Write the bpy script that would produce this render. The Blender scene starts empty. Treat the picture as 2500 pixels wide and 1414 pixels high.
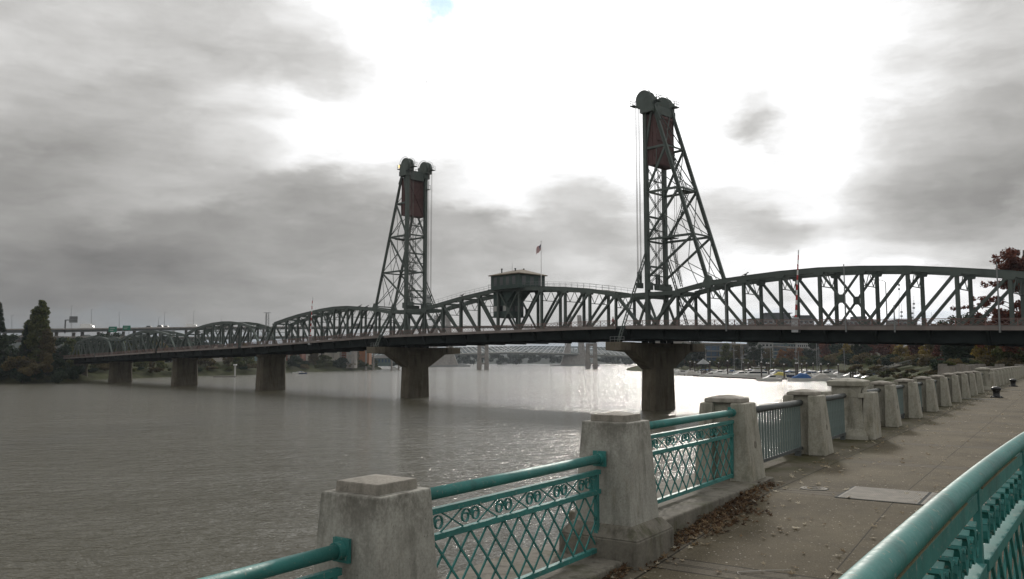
import bpy, math, random
from mathutils import Vector, Matrix, Quaternion
R = math.radians
random.seed(7)
C = bpy.context.scene.collection
scene = bpy.context.scene

# ------------------------------------------------------------------ camera, sky, sun, exposure
PITCH = 4.972
EYE = 1.85
cam_d = bpy.data.cameras.new('camera')
cam_d.sensor_width = 36.0
cam_d.lens = 28.8
cam_d.clip_start = 0.05
cam_d.clip_end = 20000
cam = bpy.data.objects.new('camera', cam_d)
cam.location = (0, 0, EYE)
cam.rotation_euler = (R(90 + PITCH), 0, 0)
C.objects.link(cam)
scene.camera = cam

CP, SP = math.cos(R(PITCH)), math.sin(R(PITCH))
def ray(px, py):                      # direction of a photograph pixel (2500 x 1414), unit depth
    u = (px - 1250) / 2000.0
    v = (707 - py) / 2000.0
    return Vector((u, CP - v * SP, SP + v * CP))
def at(px, py, Y):                    # point at distance Y ahead
    r = ray(px, py)
    k = Y / r[1]
    return Vector((r[0] * k, Y, r[2] * k + EYE))
def projx(P):
    d = P[1] * CP + (P[2] - EYE) * SP
    return 1250 + 2000 * P[0] / d
WATER_Z = -7.4
GY = 9.25 * 2000.0                    # GY / (py - 881) = distance of a point on the water

SUN_AZ, SUN_EL = 14.0, 23.0
sun_dir = Vector((math.sin(R(SUN_AZ)) * math.cos(R(SUN_EL)), math.cos(R(SUN_AZ)) * math.cos(R(SUN_EL)), math.sin(R(SUN_EL))))
sd = bpy.data.lights.new('sun', 'SUN')
sd.energy = 1.5
sd.angle = R(5)
sd.color = (1.0, 0.93, 0.84)
sun = bpy.data.objects.new('sun', sd)
sun.rotation_euler = (-sun_dir).to_track_quat('-Z', 'Y').to_euler()
sun.location = (30, 120, 90)
C.objects.link(sun)

class NT:                             # small helper for node graphs
    def __init__(s, tree):
        s.t = tree
    def n(s, kind, **kw):
        nd = s.t.nodes.new(kind)
        for k, v in kw.items():
            setattr(nd, k, v)
        return nd
    def link(s, a, b):
        s.t.links.new(a, b)
    def put(s, sock, val):
        if isinstance(val, (int, float)):
            sock.default_value = val
        elif isinstance(val, (tuple, list, Vector)):
            v = tuple(val)
            if len(v) == 3 and len(sock.default_value) == 4:
                v = v + (1.0,)
            sock.default_value = v
        else:
            s.link(val, sock)
    def math(s, op, a, b=None, c=None, clamp=False):
        nd = s.n('ShaderNodeMath', operation=op, use_clamp=clamp)
        for i, x in enumerate((a, b, c)):
            if x is not None:
                s.put(nd.inputs[i], x)
        return nd.outputs[0]
    def vec(s, op, a, b=None, scale=None):
        nd = s.n('ShaderNodeVectorMath', operation=op)
        s.put(nd.inputs[0], a)
        if b is not None:
            s.put(nd.inputs[1], b)
        if scale is not None:
            s.put(nd.inputs['Scale'], scale)
        return nd.outputs['Value'] if op in ('DOT_PRODUCT', 'LENGTH') else nd.outputs[0]
    def noise(s, vec, scale, detail=4, rough=0.55, col=False):
        nd = s.n('ShaderNodeTexNoise')
        if vec is not None:
            s.link(vec, nd.inputs['Vector'])
        nd.inputs['Scale'].default_value = scale
        nd.inputs['Detail'].default_value = detail
        nd.inputs['Roughness'].default_value = rough
        return nd.outputs['Color'] if col else nd.outputs['Fac']
    def ramp(s, fac, stops):
        nd = s.n('ShaderNodeValToRGB')
        e = nd.color_ramp.elements
        while len(e) < len(stops):
            e.new(0.5)
        for el, (p, c) in zip(e, stops):
            el.position = p
            if isinstance(c, (int, float)):
                c = (c, c, c)
            el.color = tuple(c) + (1.0,)
        s.link(fac, nd.inputs[0])
        return nd.outputs[0]
    def mix(s, fac, a, b, mode='MIX'):
        nd = s.n('ShaderNodeMix', data_type='RGBA', blend_type=mode)
        s.put(nd.inputs[0], fac)
        s.put(nd.inputs[6], a)
        s.put(nd.inputs[7], b)
        return nd.outputs[2]
    def mapping(s, vec, scale=(1, 1, 1), rot=(0, 0, 0)):
        nd = s.n('ShaderNodeMapping')
        s.link(vec, nd.inputs[0])
        nd.inputs['Scale'].default_value = scale
        nd.inputs['Rotation'].default_value = rot
        return nd.outputs[0]

def make_world():
    w = bpy.data.worlds.new('World')
    scene.world = w
    w.use_nodes = True
    w.node_tree.nodes.clear()
    g = NT(w.node_tree)
    tc = g.n('ShaderNodeTexCoord')
    d0 = g.vec('NORMALIZE', tc.outputs['Generated'])
    # cloud-layer coordinates: long soft streaks near the horizon, rounder overhead
    flat = g.mapping(d0, (1, 1, 2.4), (0, R(-8), 0))
    w1 = g.vec('SUBTRACT', g.noise(flat, 3.0, 7, 0.58, True), (0.5, 0.5, 0.5))
    w2 = g.vec('SUBTRACT', g.noise(flat, 11.0, 5, 0.6, True), (0.5, 0.5, 0.5))
    d = g.vec('ADD', d0, g.vec('SCALE', w1, scale=0.17))
    d = g.vec('NORMALIZE', g.vec('ADD', d, g.vec('SCALE', w2, scale=0.045)))
    sx = g.n('ShaderNodeSeparateXYZ')
    g.link(d, sx.inputs[0])
    az = g.math('MULTIPLY_ADD', g.math('ARCTAN2', sx.outputs[0], sx.outputs[1]), 0.5 / math.pi, 0.5)
    el = g.math('ARCSINE', sx.outputs[2])
    # brightness of the overcast along rows of equal height: row (photo y), [(photo x, brightness)], brightness behind the camera
    rows = [(858, [(0, .22), (700, .29), (1250, .42), (1700, .52), (2500, .5)], .40),
            (790, [(0, .19), (250, .20), (550, .25), (900, .36), (1150, .47), (1500, .62), (1750, .85), (1900, .75), (2150, 1.15), (2400, .95)], .40),
            (730, [(0, .21), (250, .22), (500, .26), (750, .33), (950, .40), (1200, .48), (1350, .52), (1480, .75), (1600, .66), (1750, 1.0), (1880, .72), (2060, 1.0), (2250, 1.35), (2420, .85)], .42),
            (655, [(0, .26), (200, .22), (450, .25), (700, .31), (950, .40), (1100, .50), (1280, .50), (1400, .62), (1470, .60), (1560, .50), (1720, .78), (1880, 1.05), (2050, 1.0), (2200, .82), (2450, .52)], .44),
            (570, [(0, .31), (250, .26), (500, .27), (750, .31), (950, .35), (1150, .40), (1300, .44), (1420, .50), (1540, .48), (1660, .66), (1760, .62), (1860, .50), (1960, .60), (2040, .95), (2160, .58), (2300, .44), (2480, .46)], .46),
            (490, [(0, .29), (150, .31), (350, .42), (600, .43), (780, .44), (900, .55), (1000, .62), (1120, .78), (1280, 1.05), (1400, .62), (1540, .62), (1640, .92), (1760, .78), (1860, .95), (2010, 1.05), (2090, .58), (2230, .37), (2420, .28)], .48),
            (400, [(0, .28), (200, .33), (420, .46), (620, .64), (760, .95), (900, 1.05), (1150, 1.15), (1500, 1.2), (1720, 1.1), (1900, 1.0), (1980, 1.1), (2070, .85), (2180, .60), (2400, .36)], .5),
            (345, [(0, .38), (200, .38), (420, .47), (580, .68), (700, .95), (900, 1.1), (1300, 1.3), (1650, 1.3), (1730, 1.0), (1775, .58), (1840, .55), (1890, .90), (1990, 1.2), (2090, .85), (2220, .62), (2430, .42)], .51),
            (300, [(0, .46), (180, .41), (380, .46), (560, .70), (700, .95), (900, 1.15), (1300, 1.4), (1650, 1.4), (1725, 1.15), (1775, .85), (1835, .80), (1885, 1.0), (1990, 1.2), (2110, .95), (2260, .74), (2460, .52)], .52),
            (180, [(0, .56), (200, .55), (420, .60), (560, .60), (700, .56), (820, .66), (930, 1.1), (1200, 1.5), (1600, 1.9), (1900, 1.5), (2080, 1.05), (2250, .92), (2450, .62)], .54),
            (40, [(0, .47), (180, .50), (350, .50), (520, .56), (680, .76), (800, .98), (950, 1.2), (1250, 1.7), (1600, 2.4), (1900, 1.8), (2120, 1.1), (2280, .80), (2440, .62)], .56),
            (-140, [(0, .55), (350, .70), (700, 1.0), (1200, 1.8), (1600, 2.9), (1900, 2.0), (2300, .9)], .58),
            (-500, [(0, .6), (700, .8), (1250, 1.2), (1600, 1.5), (2000, 1.0), (2500, .7)], .6),
            (-1600, [(0, .6), (1250, .75), (2500, .6)], .6)]
    S, prev = None, None
    for py, pts, back in rows:
        st = [(0.0, back / 3), (0.25, back / 3)]
        for px, v in pts:
            r = ray(px, py)
            st.append((math.atan2(r[0], r[1]) * 0.5 / math.pi + 0.5, v / 3))
        st += [(0.75, back / 3), (1.0, back / 3)]
        st.sort()
        row = g.ramp(az, st)
        e = R(PITCH) + math.atan((707 - py) / 2000.0)
        if S is None:
            S = row
        else:
            mr = g.n('ShaderNodeMapRange', interpolation_type='SMOOTHSTEP')
            g.link(el, mr.inputs[0])
            mr.inputs[1].default_value = prev
            mr.inputs[2].default_value = e
            S = g.mix(mr.outputs[0], S, row)
        prev = e
    bw = g.n('ShaderNodeRGBToBW')
    g.link(S, bw.inputs[0])
    cl = g.noise(g.mapping(d0, (1, 1, 4.2), (0, R(-9), 0)), 4.2, 9, 0.56)
    cl2 = g.noise(g.mapping(d, (1, 1, 3.0), (0, R(6), 0)), 10.0, 7, 0.6)
    mod = g.math('MULTIPLY_ADD', g.math('SUBTRACT', cl, 0.5), 1.0, 1.0)
    mod = g.math('MULTIPLY_ADD', g.math('SUBTRACT', cl2, 0.5), 0.55, mod)
    L = g.math('MULTIPLY', g.math('MULTIPLY', bw.outputs[0], 3.3), g.math('MAXIMUM', mod, 0.35))
    tint = g.ramp(L, [(0.10, (1.0, 0.968, 0.945)), (0.30, (1.0, 0.978, 0.94)), (0.7, (1, 0.99, 0.97)), (1.0, (1, 1, 1))])
    low = g.n('ShaderNodeMapRange')
    g.link(el, low.inputs[0])
    low.inputs[1].default_value = R(0.2)
    low.inputs[2].default_value = R(2.6)
    tint = g.mix(low.outputs[0], (0.84, 0.97, 1.10), tint)
    col = g.vec('SCALE', tint, scale=L)
    bg_c = g.n('ShaderNodeBackground')
    g.link(col, bg_c.inputs[0])
    sky = g.n('ShaderNodeTexSky', sky_type='NISHITA', sun_disc=False)
    sky.sun_elevation = R(SUN_EL)
    sky.sun_rotation = R(SUN_AZ)
    bg_s = g.n('ShaderNodeBackground')
    g.link(g.vec('MULTIPLY', sky.outputs[0], (0.60, 0.88, 1.06)), bg_s.inputs[0])
    bg_s.inputs[1].default_value = 0.10
    v = ray(1072, 14).normalized()
    dd = g.vec('NORMALIZE', g.vec('ADD', d0, g.vec('SCALE', g.vec('SUBTRACT', g.noise(d0, 24, 7, 0.7, True), (0.5, 0.5, 0.5)), scale=0.075)))
    gap = g.math('MULTIPLY', g.math('SUBTRACT', g.vec('DOT_PRODUCT', dd, v), math.cos(R(1.9))), 1.0 / (1 - math.cos(R(1.9))), clamp=True)
    gap = g.math('MULTIPLY', gap, 0.85)
    mx = g.n('ShaderNodeMixShader')
    g.link(gap, mx.inputs[0])
    g.link(bg_c.outputs[0], mx.inputs[1])
    g.link(bg_s.outputs[0], mx.inputs[2])
    out = g.n('ShaderNodeOutputWorld')
    g.link(mx.outputs[0], out.inputs[0])
    w.cycles.sampling_method = 'MANUAL'
    w.cycles.sample_map_resolution = 1024
make_world()

scene.view_settings.view_transform = 'Standard'
scene.view_settings.look = 'None'
scene.view_settings.exposure = 0.0
scene.view_settings.gamma = 1.0
scene.cycles.use_denoising = True
scene.cycles.max_bounces = 6
scene.cycles.volume_bounces = 0
scene.cycles.sample_clamp_indirect = 4.0

# ------------------------------------------------------------------ mesh helpers
def vperp(d, up):
    side = d.cross(up)
    if side.length < 1e-5:
        side = d.cross(Vector((1, 0, 0)))
    side.normalize()
    return side, side.cross(d).normalized()

class MB:
    def __init__(s):
        s.v = []
        s.f = []
    def add(s, vs, fs):
        o = len(s.v)
        s.v += [Vector(x) for x in vs]
        s.f += [tuple(i + o for i in f) for f in fs]
        return s
    def hexa(s, p):                   # 4 bottom points then 4 top points
        return s.add(p, [(3, 2, 1, 0), (4, 5, 6, 7), (0, 1, 5, 4), (1, 2, 6, 5), (2, 3, 7, 6), (3, 0, 4, 7)])
    def box(s, x0, x1, y0, y1, z0, z1):
        return s.hexa([(x0, y0, z0), (x1, y0, z0), (x1, y1, z0), (x0, y1, z0), (x0, y0, z1), (x1, y0, z1), (x1, y1, z1), (x0, y1, z1)])
    def taper(s, hx0, hy0, hx1, hy1, z0, z1, cx=0, cy=0):
        return s.hexa([(cx - hx0, cy - hy0, z0), (cx + hx0, cy - hy0, z0), (cx + hx0, cy + hy0, z0), (cx - hx0, cy + hy0, z0),
                       (cx - hx1, cy - hy1, z1), (cx + hx1, cy - hy1, z1), (cx + hx1, cy + hy1, z1), (cx - hx1, cy + hy1, z1)])
    def beam(s, p, q, w, h, up=(0, 0, 1)):
        p, q = Vector(p), Vector(q)
        d = (q - p).normalized()
        a, b = vperp(d, Vector(up))
        a, b = a * w / 2, b * h / 2
        return s.hexa([p - a - b, p + a - b, q + a - b, q - a - b, p - a + b, p + a + b, q + a + b, q - a + b])
    def tube(s, p, q, r, r1=None, n=8):
        return s.path([p, q], r, n, r1)
    def path(s, pts, r, n=8, r1=None, flat=None):
        pts = [Vector(p) for p in pts]
        rings = []
        prev = None
        for i, p in enumerate(pts):
            d = (pts[min(i + 1, len(pts) - 1)] - pts[max(i - 1, 0)]).normalized()
            if prev is None:
                a, b = vperp(d, Vector((0, 0, 1)) if abs(d.z) < 0.95 else Vector((0, 1, 0)))
            else:
                b = prev.cross(d)
                b = (b - d * b.dot(d)).normalized() if b.length > 1e-6 else vperp(d, Vector((0, 0, 1)))[1]
                a = d.cross(b).normalized()
                b = a.cross(d) * -1 if False else b
            prev = a
            rr = r if r1 is None else r + (r1 - r) * i / max(1, len(pts) - 1)
            if a.cross(b).dot(d) < 0:
                b = -b
            rings.append([p + a * rr * math.cos(2 * math.pi * k / n) + b * rr * math.sin(2 * math.pi * k / n) for k in range(n)])
        vs = [v for rg in rings for v in rg]
        fs = []
        for i in range(len(rings) - 1):
            for k in range(n):
                fs.append((i * n + k, i * n + (k + 1) % n, (i + 1) * n + (k + 1) % n, (i + 1) * n + k))
        fs.append(tuple(reversed(range(n))))
        fs.append(tuple((len(rings) - 1) * n + k for k in range(n)))
        return s.add(vs, fs)
    def lathe(s, c, prof, n=16):
        c = Vector(c)
        vs = [c + Vector((r * math.cos(2 * math.pi * k / n), r * math.sin(2 * math.pi * k / n), z)) for r, z in prof for k in range(n)]
        fs = []
        for i in range(len(prof) - 1):
            for k in range(n):
                fs.append((i * n + k, i * n + (k + 1) % n, (i + 1) * n + (k + 1) % n, (i + 1) * n + k))
        fs.append(tuple(reversed(range(n))))
        fs.append(tuple((len(prof) - 1) * n + k for k in range(n)))
        return s.add(vs, fs)
    def prism(s, poly, o, ax, ay, depth):   # polygon in the (ax, ay) plane, extruded by vector depth
        o, ax, ay, depth = Vector(o), Vector(ax), Vector(ay), Vector(depth)
        n = len(poly)
        a = [o + ax * x + ay * y for x, y in poly]
        b = [p + depth for p in a]
        return s.add(a + b, [tuple(reversed(range(n))), tuple(range(n, 2 * n))] + [(k, (k + 1) % n, n + (k + 1) % n, n + k) for k in range(n)])
    def disc(s, c, axis, r, w, n=24, hub=0.25):
        c, axis = Vector(c), Vector(axis).normalized()
        return s.path([c - axis * w / 2, c + axis * w / 2], r, n)
    def laced(s, p, q, w, h, n, up=(0, 0, 1), bar=0.10, lace=0.05):     # two chords joined by zigzag lacing
        p, q = Vector(p), Vector(q)
        d = (q - p).normalized()
        a, b = vperp(d, Vector(up))
        for sg in (-1, 1):
            s.beam(p + a * sg * w / 2, q + a * sg * w / 2, bar, h, up)
        sg = -1
        for k in range(n):
            u0 = p + (q - p) * (k / n) + a * sg * w / 2
            u1 = p + (q - p) * ((k + 1) / n) - a * sg * w / 2
            s.beam(u0, u1, lace, lace, up)
            sg = -sg
        return s
    def build(s, name, mat, parent=None, world=True, loc=None, smooth=False, bevel=0.0):
        me = bpy.data.meshes.new(name)
        off = Vector((0, 0, 0))
        if parent is not None and world:
            r = parent
            while r.parent is not None:
                r = r.parent
            off = Vector(r.location)
        if loc is not None and parent is None:
            off = Vector(loc) if world else Vector((0, 0, 0))
        me.from_pydata([tuple(v - off) for v in s.v], [], s.f)
        me.update()
        o = bpy.data.objects.new(name, me)
        C.objects.link(o)
        if parent is not None:
            o.parent = parent
        elif loc is not None:
            o.location = loc
        for m in (mat if isinstance(mat, (list, tuple)) else [mat]):
            me.materials.append(m)
        if smooth:
            for p in me.polygons:
                p.use_smooth = True
        if bevel:
            b = o.modifiers.new('bevel', 'BEVEL')
            b.width = bevel
            b.segments = 2
            b.limit_method = 'ANGLE'
        return o

def tag(o, label=None, cat=None, group=None, kind=None):
    if label:
        o['label'] = label
    if cat:
        o['category'] = cat
    if group:
        o['group'] = group
    if kind:
        o['kind'] = kind
    return o
def thing(name, label, cat, loc=(0, 0, 0), rotz=0.0, group=None):
    o = bpy.data.objects.new(name, None)
    o.empty_display_size = 0.3
    C.objects.link(o)
    o.location = loc
    o.rotation_euler = (0, 0, rotz)
    return tag(o, label, cat, group)
def copy_tree(o, parent=None):
    c = o.copy()
    C.objects.link(c)
    if parent is not None:
        c.parent = parent
    for ch in list(o.children):
        copy_tree(ch, c)
    return c
ORD = ['leftmost', 'second', 'third', 'fourth', 'fifth', 'sixth', 'seventh', 'eighth', 'ninth', 'tenth', 'eleventh', 'twelfth', 'thirteenth',
       'fourteenth', 'fifteenth', 'sixteenth', 'seventeenth', 'eighteenth', 'nineteenth', 'twentieth', 'twenty-first', 'twenty-second',
       'twenty-third', 'twenty-fourth', 'twenty-fifth', 'twenty-sixth', 'twenty-seventh', 'twenty-eighth', 'twenty-ninth', 'thirtieth']
def number_left_to_right(objs, text):    # text holds {} for «second from the left» etc.
    objs = sorted(objs, key=lambda o: projx(o.location))
    for i, o in enumerate(objs):
        w = 'leftmost' if i == 0 else ('rightmost' if i == len(objs) - 1 else ORD[i] + ' from the left')
        o['label'] = text.format(w)

# ------------------------------------------------------------------ materials
def new_mat(name):
    m = bpy.data.materials.new(name)
    m.use_nodes = True
    g = NT(m.node_tree)
    b = m.node_tree.nodes['Principled BSDF']
    return m, g, b
def simple(name, col, rough=0.6, metal=0.0, var=0.25, scale=2.0, coord='Object', bump=0.0, spec=0.5):
    m, g, b = new_mat(name)
    tc = g.n('ShaderNodeTexCoord')
    n = g.noise(tc.outputs[coord], scale, 5, 0.6)
    lo = tuple(c * (1 - var) for c in col)
    hi = tuple(min(1, c * (1 + var)) for c in col)
    g.link(g.ramp(n, [(0.3, lo), (0.7, hi)]), b.inputs['Base Color'])
    b.inputs['Roughness'].default_value = rough
    b.inputs['Metallic'].default_value = metal
    b.inputs['Specular IOR Level'].default_value = spec
    if bump:
        bp = g.n('ShaderNodeBump')
        bp.inputs['Strength'].default_value = bump
        bp.inputs['Distance'].default_value = 0.02
        g.link(g.noise(tc.outputs[coord], scale * 6, 5, 0.6), bp.inputs['Height'])
        g.link(bp.outputs[0], b.inputs['Normal'])
    return m
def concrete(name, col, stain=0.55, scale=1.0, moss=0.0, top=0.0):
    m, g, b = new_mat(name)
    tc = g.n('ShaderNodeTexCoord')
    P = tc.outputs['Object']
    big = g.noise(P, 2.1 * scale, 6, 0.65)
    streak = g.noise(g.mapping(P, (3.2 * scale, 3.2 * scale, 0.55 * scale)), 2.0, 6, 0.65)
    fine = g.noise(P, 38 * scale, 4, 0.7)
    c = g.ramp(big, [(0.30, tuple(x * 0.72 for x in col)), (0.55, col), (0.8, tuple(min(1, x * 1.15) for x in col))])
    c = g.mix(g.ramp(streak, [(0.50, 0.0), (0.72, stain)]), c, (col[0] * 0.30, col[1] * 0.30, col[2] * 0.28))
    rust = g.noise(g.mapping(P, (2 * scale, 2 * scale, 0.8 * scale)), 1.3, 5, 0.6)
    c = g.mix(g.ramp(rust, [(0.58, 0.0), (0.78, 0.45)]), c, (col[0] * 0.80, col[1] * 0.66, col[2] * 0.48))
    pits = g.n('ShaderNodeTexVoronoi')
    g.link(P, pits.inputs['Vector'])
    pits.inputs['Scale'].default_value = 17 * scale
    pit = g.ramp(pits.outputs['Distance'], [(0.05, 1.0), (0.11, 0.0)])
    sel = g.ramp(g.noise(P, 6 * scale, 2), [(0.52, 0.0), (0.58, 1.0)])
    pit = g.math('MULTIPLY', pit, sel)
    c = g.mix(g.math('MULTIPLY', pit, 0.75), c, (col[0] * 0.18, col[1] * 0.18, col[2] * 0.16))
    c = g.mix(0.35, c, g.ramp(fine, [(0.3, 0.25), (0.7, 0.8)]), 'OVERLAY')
    zz = g.n('ShaderNodeSeparateXYZ')
    g.link(P, zz.inputs[0])
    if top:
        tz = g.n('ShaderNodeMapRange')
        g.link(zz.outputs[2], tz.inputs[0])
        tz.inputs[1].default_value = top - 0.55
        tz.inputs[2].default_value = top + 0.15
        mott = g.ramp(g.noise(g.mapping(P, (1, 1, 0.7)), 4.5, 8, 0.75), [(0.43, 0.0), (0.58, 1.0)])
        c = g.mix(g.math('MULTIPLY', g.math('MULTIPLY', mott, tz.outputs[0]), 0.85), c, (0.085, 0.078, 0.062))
    if moss:
        mo = g.ramp(g.noise(P, 3.0, 5, 0.7), [(0.5, 0.0), (0.66, moss)])
        c = g.mix(mo, c, (0.07, 0.075, 0.03))
    g.link(c, b.inputs['Base Color'])
    b.inputs['Roughness'].default_value = 0.85
    b.inputs['Specular IOR Level'].default_value = 0.3
    bp = g.n('ShaderNodeBump')
    bp.inputs['Strength'].default_value = 0.5
    bp.inputs['Distance'].default_value = 0.006
    g.link(g.math('SUBTRACT', g.math('MULTIPLY', fine, 0.6), pit), bp.inputs['Height'])
    g.link(bp.outputs[0], b.inputs['Normal'])
    return m
def painted(name, col, worn, rough=0.4, amount=0.55, scale=1.0):
    m, g, b = new_mat(name)
    tc = g.n('ShaderNodeTexCoord')
    P = tc.outputs['Object']
    c = g.ramp(g.noise(P, 0.6 * scale, 5, 0.6), [(0.3, tuple(x * 0.75 for x in col)), (0.7, tuple(x * 1.2 for x in col))])
    wn = g.noise(P, 9 * scale, 6, 0.75)
    w = g.ramp(wn, [(0.60, 0.0), (0.63, amount)])
    c = g.mix(w, c, worn)
    gr = g.ramp(g.noise(g.mapping(P, (1, 1, 0.4)), 1.7 * scale, 6, 0.7), [(0.50, 0.0), (0.72, 0.55)])
    c = g.mix(gr, c, tuple(x * 0.35 + 0.012 for x in col))
    g.link(c, b.inputs['Base Color'])
    g.link(g.ramp(wn, [(0.3, rough * 0.85), (0.75, min(1, rough * 1.6))]), b.inputs['Roughness'])
    return m
def foliage(name, c1, c2, c3):
    m, g, b = new_mat(name)
    geo = g.n('ShaderNodeNewGeometry')
    oi = g.n('ShaderNodeObjectInfo')
    tc = g.n('ShaderNodeTexCoord')
    n = g.noise(tc.outputs['Object'], 0.55, 3, 0.6)
    f = g.math('ADD', g.math('MULTIPLY', geo.outputs['Random Per Island'], 0.5), g.math('MULTIPLY', n, 0.5))
    f = g.math('ADD', f, g.math('MULTIPLY', g.math('SUBTRACT', oi.outputs['Random'], 0.5), 0.22))
    g.link(g.ramp(f, [(0.25, c1), (0.5, c2), (0.75, c3)]), b.inputs['Base Color'])
    b.inputs['Roughness'].default_value = 0.6
    b.inputs['Specular IOR Level'].default_value = 0.25
    tr = g.n('ShaderNodeBsdfTranslucent')
    g.link(g.ramp(f, [(0.25, c1), (0.5, c2), (0.75, c3)]), tr.inputs[0])
    mx = g.n('ShaderNodeMixShader')
    mx.inputs[0].default_value = 0.42
    g.link(b.outputs[0], mx.inputs[1])
    g.link(tr.outputs[0], mx.inputs[2])
    out = m.node_tree.nodes['Material Output']
    g.link(mx.outputs[0], out.inputs[0])
    return m

M = {}
M['steel'] = painted('green_grey_steel', (0.082, 0.104, 0.092), (0.11, 0.085, 0.065), 0.55, 0.4, 0.12)
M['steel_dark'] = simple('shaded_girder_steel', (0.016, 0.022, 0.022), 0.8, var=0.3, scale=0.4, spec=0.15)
M['deck_edge'] = simple('sidewalk_edge', (0.22, 0.19, 0.175), 0.8, var=0.25, scale=0.3)
M['rail_pink'] = simple('weathered_red_railing', (0.20, 0.125, 0.11), 0.7, var=0.3, scale=0.5)
M['asphalt'] = simple('asphalt', (0.06, 0.06, 0.062), 0.85, var=0.2, scale=1.5)
M['cw_red'] = painted('counterweight_red', (0.098, 0.050, 0.047), (0.06, 0.036, 0.034), 0.7, 0.6, 0.12)
M['house'] = painted('control_house_green', (0.052, 0.080, 0.072), (0.04, 0.05, 0.05), 0.6, 0.5, 0.3)
M['roof'] = simple('tan_roof', (0.16, 0.130, 0.092), 0.85, var=0.25, scale=1.5)
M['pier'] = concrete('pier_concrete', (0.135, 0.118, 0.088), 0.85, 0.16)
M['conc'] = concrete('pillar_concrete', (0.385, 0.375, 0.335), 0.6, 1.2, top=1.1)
M['conc_b'] = concrete('old_pillar_concrete', (0.365, 0.350, 0.295), 0.75, 1.0, 0.3)
M['conc_cap'] = concrete('cap_concrete', (0.30, 0.278, 0.24), 0.6, 1.3)
M['curb'] = concrete('curb_concrete', (0.20, 0.185, 0.155), 0.95, 1.0, 0.6)
M['wall'] = concrete('seawall_concrete', (0.27, 0.25, 0.22), 0.8, 0.5)
M['farconc'] = concrete('viaduct_concrete', (0.30, 0.28, 0.26), 0.5, 0.08)
M['teal'] = painted('teal_paint', (0.038, 0.205, 0.188), (0.30, 0.32, 0.27), 0.46, 0.75, 3.2)
M['teal_edge'] = painted('worn_teal_edge', (0.19, 0.17, 0.09), (0.03, 0.14, 0.12), 0.6, 0.8, 2.0)
M['grey_rail'] = painted('blue_grey_railing_paint', (0.085, 0.095, 0.095), (0.12, 0.11, 0.10), 0.6, 0.5, 2.0)
M['picket'] = painted('blue_green_picket_paint', (0.150, 0.195, 0.185), (0.12, 0.12, 0.11), 0.6, 0.5, 2.0)
M['black'] = simple('black_cast_iron', (0.012, 0.012, 0.014), 0.35, var=0.2, scale=8)
M['hatch'] = simple('ribbed_hatch_metal', (0.165, 0.150, 0.122), 0.75, 0.0, var=0.35, scale=5)
M['white'] = simple('white_paint', (0.78, 0.78, 0.76), 0.45, var=0.06, scale=3)
M['hull'] = simple('white_gelcoat', (0.74, 0.74, 0.72), 0.25, var=0.08, scale=0.6)
M['hull_b'] = simple('dark_blue_hull', (0.03, 0.05, 0.12), 0.25, var=0.15, scale=0.6)
M['canvas_b'] = simple('blue_canvas', (0.03, 0.11, 0.30), 0.8, var=0.2, scale=1.5)
M['canvas_w'] = simple('pale_canvas', (0.50, 0.48, 0.44), 0.8, var=0.15, scale=1.5)
M['canvas_y'] = simple('yellow_cover', (0.55, 0.48, 0.12), 0.8, var=0.15, scale=1.5)
M['glass'] = simple('dark_glass', (0.02, 0.025, 0.03), 0.08, var=0.2, scale=1, spec=0.8)
M['glass_b'] = simple('blue_glass', (0.07, 0.12, 0.19), 0.15, var=0.3, scale=0.2, spec=0.8)
M['alu'] = simple('aluminium', (0.42, 0.43, 0.44), 0.4, 0.6, var=0.1, scale=2)
M['galv'] = simple('galvanised_pole', (0.22, 0.23, 0.23), 0.5, 0.4, var=0.15, scale=2)
M['timber'] = simple('piling_timber', (0.055, 0.042, 0.034), 0.85, var=0.35, scale=1.2)
M['dock'] = simple('dock_planks', (0.15, 0.13, 0.11), 0.85, var=0.25, scale=0.8)
M['bark'] = simple('bark', (0.07, 0.052, 0.040), 0.9, var=0.3, scale=3)
M['brick'] = simple('red_brick', (0.26, 0.10, 0.065), 0.85, var=0.2, scale=0.3)
M['orange'] = simple('orange_cladding', (0.34, 0.14, 0.055), 0.8, var=0.15, scale=0.2)
M['cream'] = simple('cream_stucco', (0.52, 0.49, 0.43), 0.8, var=0.1, scale=0.2)
M['b_grey'] = simple('grey_cladding', (0.22, 0.235, 0.235), 0.7, var=0.12, scale=0.15)
M['b_teal'] = simple('teal_cladding', (0.10, 0.155, 0.155), 0.6, var=0.15, scale=0.15)
M['b_dark'] = simple('dark_cladding', (0.10, 0.105, 0.11), 0.7, var=0.15, scale=0.15)
M['b_pale'] = simple('pale_cladding', (0.42, 0.42, 0.40), 0.7, var=0.1, scale=0.15)
M['slate'] = simple('slate_roof', (0.09, 0.095, 0.10), 0.75, var=0.2, scale=0.5)
M['sign_g'] = simple('sign_green', (0.0, 0.15, 0.09), 0.45, var=0.08, scale=0.5)
M['red'] = simple('red_paint', (0.42, 0.035, 0.035), 0.5, var=0.15, scale=2)
M['skin'] = simple('skin', (0.42, 0.26, 0.19), 0.6, var=0.06, scale=3)
M['cloth_r'] = simple('red_jacket', (0.30, 0.05, 0.06), 0.85, var=0.15, scale=6)
M['cloth_d'] = simple('dark_trousers', (0.03, 0.03, 0.04), 0.85, var=0.15, scale=6)
M['grass'] = simple('grass', (0.048, 0.054, 0.020), 0.95, var=0.5, scale=0.25, bump=0.6, spec=0.05)
M['bank'] = simple('river_bank_earth', (0.042, 0.046, 0.022), 0.95, var=0.5, scale=0.12, bump=0.5, spec=0.05)
M['rock'] = simple('riprap', (0.095, 0.085, 0.072), 0.95, var=0.5, scale=0.5, bump=0.8)
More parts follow.
